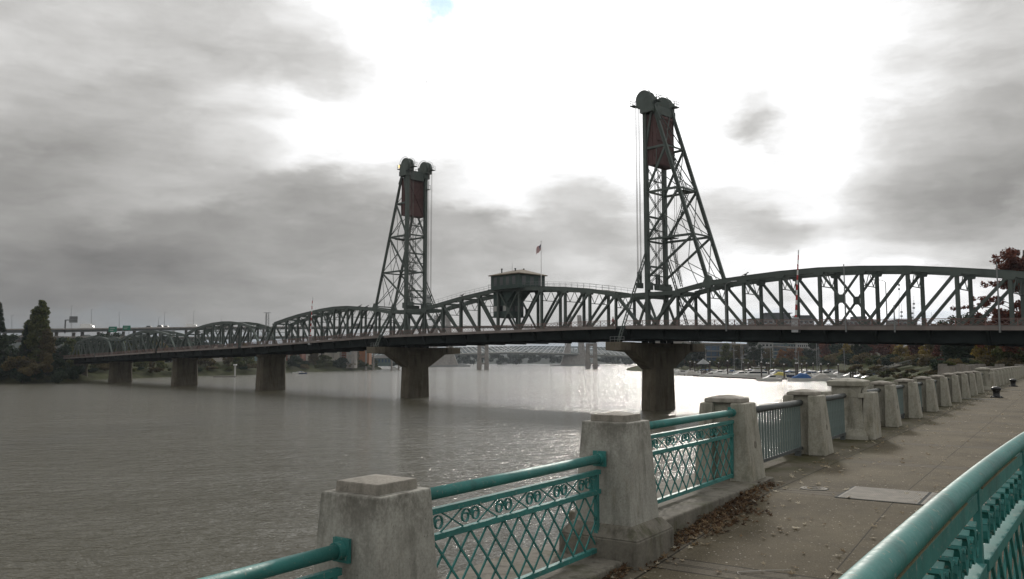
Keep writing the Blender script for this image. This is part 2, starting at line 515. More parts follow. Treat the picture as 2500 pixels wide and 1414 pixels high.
M['city'] = simple('city_ground', (0.05, 0.05, 0.04), 0.95, var=0.3, scale=0.02, spec=0.05)
M['hill'] = simple('wooded_hill', (0.040, 0.050, 0.045), 0.95, var=0.35, scale=0.012, bump=0.6, spec=0.05)
M['cable'] = simple('wire_rope', (0.14, 0.13, 0.12), 0.5, 0.5, var=0.2, scale=3)
M['cable_w'] = simple('white_stay_cable', (0.62, 0.64, 0.66), 0.5, var=0.05, scale=1)
M['leaf'] = foliage('fallen_leaf', (0.26, 0.19, 0.11), (0.52, 0.44, 0.31), (0.74, 0.68, 0.56))
M['litter'] = foliage('brown_leaf_litter', (0.055, 0.032, 0.018), (0.14, 0.080, 0.042), (0.34, 0.25, 0.15))
M['f_green'] = foliage('green_leaves', (0.028, 0.040, 0.012), (0.068, 0.086, 0.027), (0.125, 0.130, 0.045))
M['f_dark'] = foliage('dark_evergreen_leaves', (0.010, 0.022, 0.016), (0.022, 0.042, 0.026), (0.042, 0.062, 0.034))
M['f_yellow'] = foliage('yellow_leaves', (0.10, 0.080, 0.016), (0.21, 0.155, 0.028), (0.32, 0.225, 0.045))
M['f_orange'] = foliage('orange_leaves', (0.09, 0.040, 0.014), (0.20, 0.085, 0.024), (0.29, 0.135, 0.035))
M['f_red'] = foliage('dark_red_leaves', (0.045, 0.018, 0.014), (0.115, 0.036, 0.026), (0.20, 0.070, 0.042))
M['f_brown'] = foliage('olive_brown_leaves', (0.050, 0.042, 0.018), (0.105, 0.086, 0.036), (0.165, 0.125, 0.052))

def water_material():
    m, g, b = new_mat('river_water')
    tc = g.n('ShaderNodeTexCoord')
    P = tc.outputs['Object']
    warp = g.vec('ADD', P, g.vec('SCALE', g.vec('SUBTRACT', g.noise(P, 0.10, 3, 0.5, True), (0.5, 0.5, 0.5)), scale=3.0))
    h0 = g.noise(g.mapping(warp, (1.0, 1.7, 1), (0, 0, R(20))), 2.0, 3, 0.6)
    h1 = g.noise(g.mapping(warp, (1.0, 2.0, 1), (0, 0, R(-22))), 0.60, 3, 0.6)
    h2 = g.noise(g.mapping(warp, (1.0, 1.9, 1), (0, 0, R(14))), 0.22, 3, 0.55)
    gust = g.noise(g.mapping(P, (1.0, 2.6, 1), (0, 0, R(-30))), 0.016, 5, 0.6)
    amp = g.ramp(gust, [(0.34, 0.62), (0.64, 1.0)])
    h = g.math('ADD', g.math('MULTIPLY', h0, 0.22), g.math('ADD', g.math('MULTIPLY', h1, 0.55), g.math('MULTIPLY', h2, 0.62)))
    h = g.math('MULTIPLY', h, amp)
    bp = g.n('ShaderNodeBump')
    bp.inputs['Strength'].default_value = 1.0
    bp.inputs['Distance'].default_value = 1.0
    g.link(h, bp.inputs['Height'])
    g.link(bp.outputs[0], b.inputs['Normal'])
    b.inputs['Base Color'].default_value = (0.105, 0.098, 0.070, 1)
    b.inputs['Roughness'].default_value = 0.10
    b.inputs['IOR'].default_value = 1.33
    b2 = g.n('ShaderNodeBsdfPrincipled')
    b2.inputs['Base Color'].default_value = b.inputs['Base Color'].default_value
    b2.inputs['Roughness'].default_value = 0.28
    b2.inputs['IOR'].default_value = 1.33
    g.link(bp.outputs[0], b2.inputs['Normal'])
    mx = g.n('ShaderNodeMixShader')
    mx.inputs[0].default_value = 0.25
    g.link(b.outputs[0], mx.inputs[1])
    g.link(b2.outputs[0], mx.inputs[2])
    g.link(mx.outputs[0], m.node_tree.nodes['Material Output'].inputs[0])
    return m
M['water'] = water_material()

def paving_material():
    m, g, b = new_mat('promenade_paving')
    tc = g.n('ShaderNodeTexCoord')
    P = tc.outputs['Object']
    sx = g.n('ShaderNodeSeparateXYZ')
    g.link(P, sx.inputs[0])
    X, Y = sx.outputs[0], sx.outputs[1]
    big = g.noise(P, 0.55, 6, 0.65)
    fine = g.noise(P, 60, 4, 0.7)
    c = g.ramp(big, [(0.3, (0.070, 0.058, 0.038)), (0.52, (0.115, 0.097, 0.065)), (0.75, (0.152, 0.129, 0.088))])
    vo = g.n('ShaderNodeTexVoronoi')
    g.link(P, vo.inputs['Vector'])
    vo.inputs['Scale'].default_value = 19
    vd = g.math('MULTIPLY_ADD', g.math('SUBTRACT', g.noise(P, 31, 2), 0.5), 0.55, vo.outputs['Distance'])
    vo2 = g.n('ShaderNodeTexVoronoi')
    g.link(P, vo2.inputs['Vector'])
    vo2.inputs['Scale'].default_value = 43
    vd = g.math('MINIMUM', vd, g.math('ADD', vo2.outputs['Distance'], 0.03))
    speck = g.math('MULTIPLY', g.ramp(vd, [(0.08, 1.0), (0.20, 0.0)]), g.ramp(g.noise(P, 12, 3), [(0.45, 0.0), (0.55, 1.0)]))
    # band layout: a period of 4.1 m along the walk, smooth margins, scored joints
    ph = g.math('PINGPONG', g.math('ADD', Y, 0.15 - 0.0), 2.05)
    jn = g.math('LESS_THAN', g.math('ABSOLUTE', g.math('SUBTRACT', ph, 0.20)), 0.014)
    mid = g.math('LESS_THAN', g.math('ABSOLUTE', g.math('SUBTRACT', ph, 0.02)), 0.010)
    jx = g.math('LESS_THAN', g.math('ABSOLUTE', g.math('ADD', X, 3.55)), 0.013)
    jx2 = g.math('LESS_THAN', g.math('ABSOLUTE', g.math('ADD', X, 1.95)), 0.007)
    smooth = g.math('MAXIMUM', g.math('LESS_THAN', ph, 0.20), g.math('LESS_THAN', X, -3.55))
    speck = g.math('MULTIPLY', speck, g.math('SUBTRACT', 1.0, g.math('MULTIPLY', smooth, 0.75)))
    c = g.mix(g.math('MULTIPLY', smooth, 0.45), c, (0.150, 0.135, 0.114))
    c = g.mix(g.math('MULTIPLY', speck, 0.85), c, (0.55, 0.50, 0.42))
    c = g.mix(0.5, c, g.ramp(fine, [(0.3, 0.2), (0.7, 0.85)]), 'OVERLAY')
    c = g.mix(g.ramp(g.noise(P, 2.4, 6, 0.7), [(0.52, 0.0), (0.72, 0.5)]), c, (0.050, 0.044, 0.035))
    joint = g.math('MAXIMUM', g.math('MAXIMUM', jn, mid), g.math('MAXIMUM', jx, jx2))
    c = g.mix(g.math('MULTIPLY', joint, 0.9), c, (0.030, 0.026, 0.020))
    # moss along the foot of the pillars
    near = g.n('ShaderNodeMapRange')
    g.link(X, near.inputs[0])
    near.inputs[1].default_value = -4.1
    near.inputs[2].default_value = -2.9
    near.inputs[3].default_value = 1.0
    near.inputs[4].default_value = 0.0
    far = g.n('ShaderNodeMapRange')
    g.link(Y, far.inputs[0])
    far.inputs[1].default_value = 11.5
    far.inputs[2].default_value = 14.0
    mo = g.math('MULTIPLY', g.math('MULTIPLY', near.outputs[0], far.outputs[0]), g.ramp(g.noise(P, 1.1, 5, 0.6), [(0.36, 0.0), (0.58, 1.0)]))
    c = g.mix(g.math('MULTIPLY', mo, 0.85), c, (0.052, 0.052, 0.022))
    g.link(c, b.inputs['Base Color'])
    b.inputs['Roughness'].default_value = 0.85
    b.inputs['Specular IOR Level'].default_value = 0.12
    bp = g.n('ShaderNodeBump')
    bp.inputs['Strength'].default_value = 0.6
    bp.inputs['Distance'].default_value = 0.008
    g.link(g.math('SUBTRACT', g.math('ADD', fine, speck), g.math('MULTIPLY', joint, 2.0)), bp.inputs['Height'])
    g.link(bp.outputs[0], b.inputs['Normal'])
    return m
M['paving'] = paving_material()

# ------------------------------------------------------------------ frames of reference
FA = 33.9                                  # bearing of the promenade, degrees right of the view
F = Vector((math.sin(R(FA)), math.cos(R(FA)), 0))
MM = Vector((math.cos(R(FA)), -math.sin(R(FA)), 0))
def ab(a, b, z=0.0):                       # along / across the promenade
    return F * a + MM * b + Vector((0, 0, z))
ROT_F = -R(FA)
P0 = Vector((27.8675, 157.0, 0))           # bridge axis at the near lift tower
D = Vector((-0.70611, 0.70811, 0))
NN = Vector((0.70811, 0.70611, 0))
def B(t, s, z):                            # along the bridge / across it / height
    p = P0 + D * t + NN * s
    return Vector((p.x, p.y, z))
def lerp_table(tab, t):
    if t <= tab[0][0]:
        return tab[0][1]
    for (a, za), (b, zb) in zip(tab, tab[1:]):
        if t <= b:
            return za + (zb - za) * (t - a) / (b - a)
    return tab[-1][1]
DECK = [(-95, 4.8), (-64, 5.69), (-54, 5.98), (-40, 6.38), (-10.7, 7.30), (3.7, 7.74), (34, 7.66), (56, 7.58), (76, 7.46), (90, 7.10), (124, 6.25), (150, 5.70), (195, 4.98), (205, 4.85), (272, 3.45), (320, 2.62), (345, 2.2), (420, 1.2)]
def zd(t):                                 # underside of the sidewalk edge strip
    return lerp_table(DECK, t)

# ------------------------------------------------------------------ ground, water, banks
def sheet(name, pts, mat, kind='structure', loc=None):
    m = MB()
    m.add(pts, [tuple(range(len(pts)))])
    return tag(m.build(name, mat), kind=kind)
w = MB()
w.add([(-6000, -400, WATER_Z), (6000, -400, WATER_Z), (6000, 9000, WATER_Z), (-6000, 9000, WATER_Z)], [(0, 1, 2, 3)])
tag(w.build('water', M['water']), kind='structure')

def ramp_z(a):
    return lerp_table([(-12, -1.35), (4.25, -0.42), (8.3, -0.205), (11.7, 0.0), (200, 0.0)], a)
pm = MB()
av = [-12, -6, 0, 4.25, 8.3, 11.7, 20, 40, 80, 123.5, 230]
bv = [-4.72, -0.45, 30]
for i in range(len(av) - 1):
    for j in range(2):
        b1 = bv[j + 1] if j == 0 else (-0.45 if False else bv[j + 1])
        z0 = ramp_z(av[i]) if j == 0 else 0
        q = []
        for (aa, bb) in ((av[i], bv[j]), (av[i], b1), (av[i + 1], b1), (av[i + 1], bv[j])):
            z = ramp_z(aa) if bb < -0.4 else ramp_z(aa) * 0.0 + (0.0 if aa > 12 else ramp_z(aa) * 0.2)
            q.append((bb, aa, z if j == 0 else z - 0.004))
        pm.add(q, [(0, 1, 2, 3)])
o = pm.build('promenade', M['paving'])
o.rotation_euler = (0, 0, ROT_F)
tag(o, kind='structure')
# strip of grass on the landward side of the teal railing
gs = MB()
gs.add([(-0.28, -6, -0.15), (7.5, -6, -0.1), (7.5, 12.3, 0.03), (-0.28, 12.3, 0.03), (7.5, 60, 0.03), (0.35, 60, 0.03)], [(0, 1, 2, 3), (3, 2, 4, 5)])
o = gs.build('lawn', M['grass'])
o.rotation_euler = (0, 0, ROT_F)
tag(o, kind='structure')

# western bank beyond the promenade (right of the picture)
def terrain(name, edge, inland, mat, z_top, steps=5, z_edge=WATER_Z - 0.6, jitter=0.5, power=0.8):
    m = MB()
    n = len(edge)
    for i, (x, y) in enumerate(edge):
        ix, iy = inland[i]
        for k in range(steps + 1):
            u = k / steps
            z = z_edge + (z_top[i] - z_edge) * min(1, u * 1.0) ** power
            jx = random.uniform(-jitter, jitter) if 0 < k < steps else 0
            m.v.append(Vector((x + (ix - x) * u + jx, y + (iy - y) * u + jx, z + (random.uniform(-0.3, 0.3) if 0 < k < steps else 0))))
    for i in range(n - 1):
        for k in range(steps):
            a = i * (steps + 1) + k
            m.f.append((a, a + steps + 1, a + steps + 2, a + 1))
    return tag(m.build(name, mat, smooth=True), kind='structure')
WB = [(55.0, 108.0), (72, 150), (92, 200), (112, 262), (136, 330), (168, 420), (205, 520), (190, 600), (150, 650), (112, 700), (110, 800), (130, 950), (170, 1150), (240, 1500)]
WI = [(75, 112), (90, 146), (122, 196), (150, 255), (172, 322), (205, 415), (245, 530), (235, 640), (190, 690), (150, 760), (150, 830), (170, 960), (215, 1160), (300, 1500)]
terrain('riverbank', WB, WI, M['grass'], [0, 0.2, 0.5, 1, 1, 1, 1, 1, 1, 1, 1, 1, 1, 1])
m = MB()
poly = [ab(123.5, 8), ab(123.5, 400)] + [Vector((1600, 200, 0)), Vector((3000, 1500, 0)), Vector((300, 1500, 0))]
far = [(75, 112, 0), (90, 146, .2), (122, 196, .5), (150, 255, 1), (172, 322, 1), (205, 415, 1), (245, 530, 1), (235, 640, 1), (190, 690, 1), (150, 760, 1), (150, 830, 1), (170, 960, 1), (215, 1160, 1), (300, 1500, 1)]
right = [(160 + i * 60, 60 + i * 110, 0.9 if i else 0.0) for i in range(len(far))]
for i in range(len(far)):
    m.v += [Vector((far[i][0], far[i][1], far[i][2] - 0.02)), Vector((1400, max(far[i][1] - 60, 60), far[i][2] - 0.02))]
for i in range(len(far) - 1):
    m.f.append((2 * i, 2 * i + 1, 2 * i + 3, 2 * i + 2))
tag(m.build('west_ground', M['city']), kind='structure')

# eastern bank (left of the picture)
EB = [(-330, 250), (-222, 326), (-196, 340), (-188, 352), (-202, 400), (-192, 500), (-172, 540), (-176, 660), (-152, 745), (-138, 880), (-165, 1050), (-215, 1300), (-330, 1700)]
EI = [(-380, 260), (-252, 352), (-222, 366), (-214, 376), (-226, 412), (-222, 506), (-200, 560), (-205, 672), (-180, 765), (-168, 900), (-200, 1060), (-260, 1310), (-380, 1700)]
EZ = [2.0, 2.0, 2.0, 1.5, 0.5, 0.5, 1, 1.5, 2, 2, 2, 2, 2]
terrain('riverbank', EB, EI, M['bank'], EZ, power=0.7)
m = MB()
for i in range(len(EI)):
    m.v += [Vector((EI[i][0], EI[i][1], EZ[i] - 0.02)), Vector((-1900, EI[i][1] + 40, EZ[i] - 0.02))]
for i in range(len(EI) - 1):
    m.f.append((2 * i + 1, 2 * i, 2 * i + 2, 2 * i + 3))
tag(m.build('east_ground', M['city']), kind='structure')

# far hills closing the river
def hills(name, Y, px0, px1, tops, base=WATER_Z, depth=500, n=90, seed=1, mat='hill'):
    rnd = random.Random(seed)
    m = MB()
    ph = [rnd.uniform(0, 6.28) for _ in range(8)]
    rows = 6
    for i in range(n + 1):
        px = px0 + (px1 - px0) * i / n
        y = lerp_table(tops, px)
        h = (881 - y) / 2000.0 * Y + EYE
        h += sum(math.sin(i * (0.35 + 0.6 * k) + ph[k]) for k in range(6)) * Y * 0.0007 + rnd.uniform(-1, 1) * Y * 0.0009
        x = (px - 1250) / 2000.0 * Y
        for k in range(rows):
            u = k / (rows - 1)
            z = base + (h - base) * math.sin(u * math.pi / 2) ** 0.8
            m.v.append(Vector((x * (1 + depth * u / Y), Y + depth * u - depth * 0.5 + rnd.uniform(-20, 20), z + (rnd.uniform(-2, 2) if 0 < k else 0))))
    for i in range(n):
        for k in range(rows - 1):
            a = i * rows + k
            m.f.append((a, a + rows, a + rows + 1, a + 1))
    return tag(m.build(name, M[mat], smooth=True), kind='structure')
hills('hills', 2600, 700, 2300, [(700, 866), (1000, 868), (1120, 869), (1300, 862), (1400, 858), (1560, 862), (1750, 872), (2300, 850)], seed=3)
hills('hills', 1500, -900, 760, [(-900, 806), (0, 812), (420, 815), (560, 834), (660, 856), (760, 868)], seed=9, depth=300)
hills('hills', 4600, -1300, 4200, [(-1300, 838), (0, 842), (600, 850), (1000, 852), (1250, 846), (1450, 850), (1700, 846), (2300, 838), (4200, 820)], seed=5, depth=900, n=140)

# ------------------------------------------------------------------ the truss bridge
def add_deck(root, t0, t1, pinkrail=True):
    n = max(2, int(abs(t1 - t0) / 6.8))
    ts = [t0 + (t1 - t0) * i / n for i in range(n + 1)]
    slab, strips, gird = MB(), {-11.0: MB(), 10.8: MB()}, MB()
    for a, b in zip(ts, ts[1:]):
        za, zb = zd(a), zd(b)
        slab.hexa([B(a, -10.8, za + .12), B(a, 10.8, za + .12), B(b, 10.8, zb + .12), B(b, -10.8, zb + .12),
                   B(a, -10.8, za + .46), B(a, 10.8, za + .46), B(b, 10.8, zb + .46), B(b, -10.8, zb + .46)])
        for s in (-11.0, 10.8):
            strips[s].hexa([B(a, s, za), B(a, s + .2, za), B(b, s + .2, zb), B(b, s, zb),
                        B(a, s, za + .55), B(a, s + .2, za + .55), B(b, s + .2, zb + .55), B(b, s, zb + .55)])
        for s in (-9.6, -6.2, 5.9, 9.3):
            gird.hexa([B(a, s, za - 1.72), B(a, s + .3, za - 1.72), B(b, s + .3, zb - 1.72), B(b, s, zb - 1.72),
                       B(a, s, za + .10), B(a, s + .3, za + .10), B(b, s + .3, zb + .10), B(b, s, zb + .10)])
    for t in ts:                            # floor beams and sidewalk brackets
        z = zd(t)
        gird.hexa([B(t - .2, -9.4, z - 1.95), B(t - .2, 9.4, z - 1.95), B(t + .2, 9.4, z - 1.95), B(t + .2, -9.4, z - 1.95),
                   B(t - .2, -10.7, z + .1), B(t - .2, 10.7, z + .1), B(t + .2, 10.7, z + .1), B(t + .2, -10.7, z + .1)])
    slab.build('deck_slab', M['asphalt'], root)
    for s in strips:
        strips[s].build('sidewalk_edge', M['deck_edge'], root)
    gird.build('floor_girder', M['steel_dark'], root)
    for s in (-10.9, 10.9):
        r = MB()
        for a, b in zip(ts, ts[1:]):
            za, zb = zd(a) + .55, zd(b) + .55
            for h, w in ((1.0, .09), (.82, .05), (.12, .06)):
                r.beam(B(a, s, za + h), B(b, s, zb + h), w, w)
            k = 8
            for i in range(k):              # lattice infill
                u0, u1 = a + (b - a) * i / k, a + (b - a) * (i + 1) / k
                y0, y1 = za + (zb - za) * i / k, za + (zb - za) * (i + 1) / k
                r.beam(B(u0, s, y0 + .14), B(u1, s, y1 + .80), .045, .045)
                r.beam(B(u0, s, y0 + .80), B(u1, s, y1 + .14), .045, .045)
            for i in (0, 4):
                u0 = a + (b - a) * i / k
                y0 = za + (zb - za) * i / k
                r.beam(B(u0, s, y0 - .3), B(u0, s, y0 + 1.05), .11, .11, (1, 0, 0))
        r.build('sidewalk_railing', M['rail_pink'], root)

def truss_span(label, bottoms, tops, name='truss_span', cat='bridge span', laced=True):
    """bottoms: t of the lower panel points (ends included); tops: (t, z of the chord's upper edge)."""
    tm = (bottoms[0] + bottoms[-1]) / 2
    root = thing(name, label, cat, B(tm, 0, zd(tm)))
    ST = M['steel']
    n = len(tops)
    cdep = .82
    for s in (-3.0, 3.0):
        m = MB()
        for (a, za), (b, zb) in zip(tops, tops[1:]):
            m.beam(B(a, s, za - cdep / 2), B(b, s, zb - cdep / 2), .60, cdep)
            m.beam(B(a, s, za + .01), B(b, s, zb + .01), .72, .06)
        for a, za in tops:                  # gusset plates
            m.hexa([B(a - .62, s - .33, za - 1.25), B(a - .62, s + .33, za - 1.25), B(a + .62, s + .33, za - 1.25), B(a + .62, s - .33, za - 1.25),
                    B(a - .95, s - .33, za - .30), B(a - .95, s + .33, za - .30), B(a + .95, s + .33, za - .30), B(a + .95, s - .33, za - .30)])
        m.build('top_chord', ST, root)
        m = MB()
        for a, b in zip(bottoms, bottoms[1:]):
            m.beam(B(a, s, zd(a) + .6), B(b, s, zd(b) + .6), .55, .6)
        m.build('bottom_chord', ST, root)
        for i, (t, z) in enumerate(tops):
            m = MB()
            zb = zd(t) + .4
            w = .50 if i not in (0, n - 1) else .42
            for sg in (-1, 1):
                m.beam(B(t, s + sg * .20, zb), B(t, s + sg * .20, z - .5), .07, w, D)
            m.beam(B(t, s, zb), B(t, s, z - .5), .40, .10, D)
            m.build('vertical_post', ST, root)
        for e in (0, 1):                    # inclined end posts
            t, z = tops[0] if e == 0 else tops[-1]
            tb = bottoms[0] if e == 0 else bottoms[-1]
            m = MB()
            m.beam(B(tb, s, zd(tb) + .5), B(t, s, z - .4), .58, .55)
            m.build('end_post', ST, root)
        half = n // 2
        for i in range(n - 1):
            (a, za), (b, zb) = tops[i], tops[i + 1]
            if n % 2 == 0 and i == half - 1:        # centre panel: crossed, with a plate
                m = MB()
                m.beam(B(a, s, za - .5), B(b, s, zd(b) + .6), .34, .30)
                m.beam(B(b, s, zb - .5), B(a, s, zd(a) + .6), .30, .34)
                c = (B(a, s, za - .5) + B(b, s, zd(b) + .6) + B(b, s, zb - .5) + B(a, s, zd(a) + .6)) / 4
                m.beam(c - Vector((0, 0, .65)), c + Vector((0, 0, .65)), .44, .95, D)
                m.build('cross_brace', ST, root)
                continue
            first = i < (n - 1) / 2
            m = MB()
            p, q = (B(a, s, za - .5), B(b, s, zd(b) + .6)) if first else (B(b, s, zb - .5), B(a, s, zd(a) + .6))
            for sg in (-1, 1):
                m.beam(p + NN * sg * .17, q + NN * sg * .17, .08, .40, D)
            m.beam(p, q, .34, .08, D)
            m.build('diagonal', ST, root)
    m = MB()                                # lateral bracing between the top chords
    for (a, za), (b, zb) in zip(tops, tops[1:]):
        m.laced(B(a, -3, za - .35), B(b, 3, zb - .35), .30, .08, 14, (0, 0, 1), .08, .045)
        m.laced(B(a, 3, za - .35), B(b, -3, zb - .35), .30, .08, 14, (0, 0, 1), .08, .045)
    m.build('lateral_bracing', ST, root)
    for i, (t, z) in enumerate(tops):       # sway frames with a pair of V braces
        m = MB()
        zl = z - (3.0 if z - zd(t) > 7 else 1.8)
        m.beam(B(t, -3, z - .45), B(t, 3, z - .45), .22, .5)
        m.beam(B(t, -3, zl), B(t, 3, zl), .12, .14)
        for x0, x1 in ((-3, -1.5), (0, -1.5), (0, 1.5), (3, 1.5)):
            m.beam(B(t, x0, z - .7), B(t, x1, zl), .10, .10)
        m.build('sway_frame', ST, root)
    add_deck(root, bottoms[0] if bottoms[0] > bottoms[-1] else bottoms[0], bottoms[-1])
    return root

def evenly(a, b, n):
    return [a + (b - a) * i / (n - 1) for i in range(n)]

S1 = [(-67.2, 13.0), (-60.5, 14.2), (-53.8, 15.15), (-47.1, 15.98), (-40.3, 16.50), (-33.6, 16.78), (-26.9, 16.74), (-20.1, 16.42), (-13.2, 16.02), (-6.7, 14.9)]
truss_span('nearest truss span, right of the right lift tower, against bright sky',
           [-74.0] + [t for t, z in S1] + [-.75], S1)
SL = [(7.6, 15.25), (14.2, 16.38), (20.8, 17.12), (27.5, 17.66), (34.2, 18.0), (40.8, 18.15), (47.2, 17.50), (53.6, 16.86), (60.1, 15.95), (66.8, 14.97)]
lift = truss_span('truss lift span between the two lift towers, carrying the green control house',
                  [1.6] + [t for t, z in SL] + [72.8], SL, name='lift_span')
for s in (-3.0, 3.0):                        # walkway railings along the lift span's top chords
    for grp in (SL[:5], SL[5:]):
        m = MB()
        for (a, za), (b, zb) in zip(grp, grp[1:]):
            for h in (.55, 1.05):
                m.beam(B(a, s, za + h), B(b, s, zb + h), .045, .045)
            for i in range(4):
                t = a + (b - a) * i / 4
                z = za + (zb - za) * i / 4
                m.beam(B(t, s, z - .1), B(t, s, z + 1.07), .045, .045, (1, 0, 0))
        m.build('chord_walkway_railing', M['galv'], lift)
S2 = [(81.0, 14.75), (87.5, 15.7), (94.2, 16.42), (100.8, 16.95), (107.5, 17.05), (114.0, 16.78), (120.5, 16.22), (127.2, 15.62), (134.0, 14.75), (140.9, 13.7)]
truss_span('truss span beyond the left lift tower, the tallest arched one left of it', [75.0] + [t for t, z in S2] + [146.8], S2)
S3 = [(156.2, 13.2), (163.0, 14.4), (169.7, 15.0), (176.3, 15.22), (183.5, 15.0), (190.6, 14.45), (197.6, 13.55), (205.0, 11.9)]
truss_span('smaller arched truss span, second one left of the left lift tower', [149.2] + [t for t, z in S3] + [211.5], S3)
T4 = evenly(220.0, 270.5, 8)
S4 = list(zip(T4, [11.9, 12.9, 13.6, 13.85, 13.7, 13.1, 12.2, 10.9]))
truss_span('low arched truss span below the two green road signs', [213.5] + T4 + [276.5], S4)
T5 = evenly(284.8, 325.4, 7)
S5 = list(zip(T5, [11.25, 12.2, 12.72, 12.75, 12.4, 11.7, 10.6]))
truss_span('farthest and lowest truss span, beside the trees on the left bank', [278.5] + T5 + [333], S5)
# approach viaducts
def approach(label, t0, t1):
    root = thing('approach_viaduct', label, 'bridge span', B((t0 + t1) / 2, 0, zd((t0 + t1) / 2)))
    add_deck(root, t0, t1)
    m = MB()
    for t in (t0 * .75 + t1 * .25, t0 * .25 + t1 * .75):
        for s in (-6, 6):
            m.box(0, 0, 0, 0, 0, 0)
            p = B(t, s, WATER_Z)
            m.beam(p, Vector((p.x, p.y, zd(t) - 1.7)), 1.2, 1.2, D)
    m.build('support_column', M['pier'], root)
approach('concrete approach deck leaving the farthest truss span behind the bank trees', 333.4, 420)
approach('dark approach deck at the right edge under the red leaved tree', -120, -74.4)

# piers
def pier(label, t, zt, hs=3.6, ht=1.55, hammer=False):
    root = thing('bridge_pier', label, 'bridge pier', B(t, 0, WATER_Z))
    m = MB()
    prof = [(WATER_Z - 2, 1.07), (WATER_Z + 1.2, 1.05), (zt - 1.0, .97)]
    ring = []
    for z, k in prof + [(zt - .8, 1.05), (zt, 1.05)]:
        pts = []
        for sgs, sgt in ((-1, -1), (1, -1), (1, 1), (-1, 1)):
            c = .55
            pts.append((sgs, sgt, c))
        poly = [(-hs * k, -(ht * k - .6)), (-hs * k + .6, -ht * k), (hs * k - .6, -ht * k), (hs * k, -(ht * k - .6)),
                (hs * k, ht * k - .6), (hs * k - .6, ht * k), (-hs * k + .6, ht * k), (-hs * k, ht * k - .6)]
        ring.append([B(t + y, x, z) for x, y in poly])
    for r0 in ring:
        m.v += r0
    for i in range(len(ring) - 1):
        for k in range(8):
            m.f.append((i * 8 + k, i * 8 + (k + 1) % 8, (i + 1) * 8 + (k + 1) % 8, (i + 1) * 8 + k))
    m.f.append(tuple((len(ring) - 1) * 8 + k for k in range(8)))
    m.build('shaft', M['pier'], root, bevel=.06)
    if hammer:
        m = MB()
        poly = [(-13.4, 5.2), (-13.4, 3.7), (-8.9, 3.45), (-3.7, .3), (3.7, .3), (8.9, 3.45), (13.6, 3.7), (13.6, 5.2)]
        m.prism(poly, B(t - 1.25, 0, 0), NN, (0, 0, 1), D * 2.5)
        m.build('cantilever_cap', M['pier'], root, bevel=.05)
        for sx in (-11.6, 11.6):
            m = MB()
            m.prism([(sx - 2.2, 3.72), (sx - 2.2, 5.23), (sx + 2.2, 5.23), (sx + 2.2, 3.72)], B(t - 1.7, 0, 0), NN, (0, 0, 1), D * 3.4)
            m.build('end_block', M['pier'], root, bevel=.05)
        m = MB()
        for sx in (-12.6, 12.9):
            for h in (.5, 1.0):
                m.beam(B(t - 1.6, sx, 5.2 + h), B(t + 1.6, sx, 5.2 + h), .06, .06)
            for k in range(4):
                m.beam(B(t - 1.6 + k * 1.05, sx, 5.2), B(t - 1.6 + k * 1.05, sx, 6.25), .06, .06, (1, 0, 0))
        m.build('platform_railing', M['galv'], root)
        zt = 5.2
    m = MB()
    for s in (-3.0, 3.0):
        for dt in (-.8, .8):
            p = B(t + dt, s, zt - .2)
            m.beam(p, Vector((p.x, p.y, zd(t) - 1.2)), .9, .9, D)
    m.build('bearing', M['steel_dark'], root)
pier('tall hammerhead pier under the right lift tower, standing in the glare', 0, 4.4, hammer=True)
pier('hammerhead pier under the left lift tower', 74.4, 4.4, hammer=True)
pier('plain concrete river pier, first one left of the left tower pier', 148.0, 3.9, 4.3, 1.9)
pier('plain concrete river pier with grassy bank behind, second one left of the left tower pier', 212.5, 3.1, 4.3, 1.9)
pier('dark concrete river pier, third one left of the left tower pier', 277.5, 1.7, 4.3, 1.9)
pier('darkest river pier at the left bank, beside the overgrown shore', 334, .6, 4.3, 1.9)

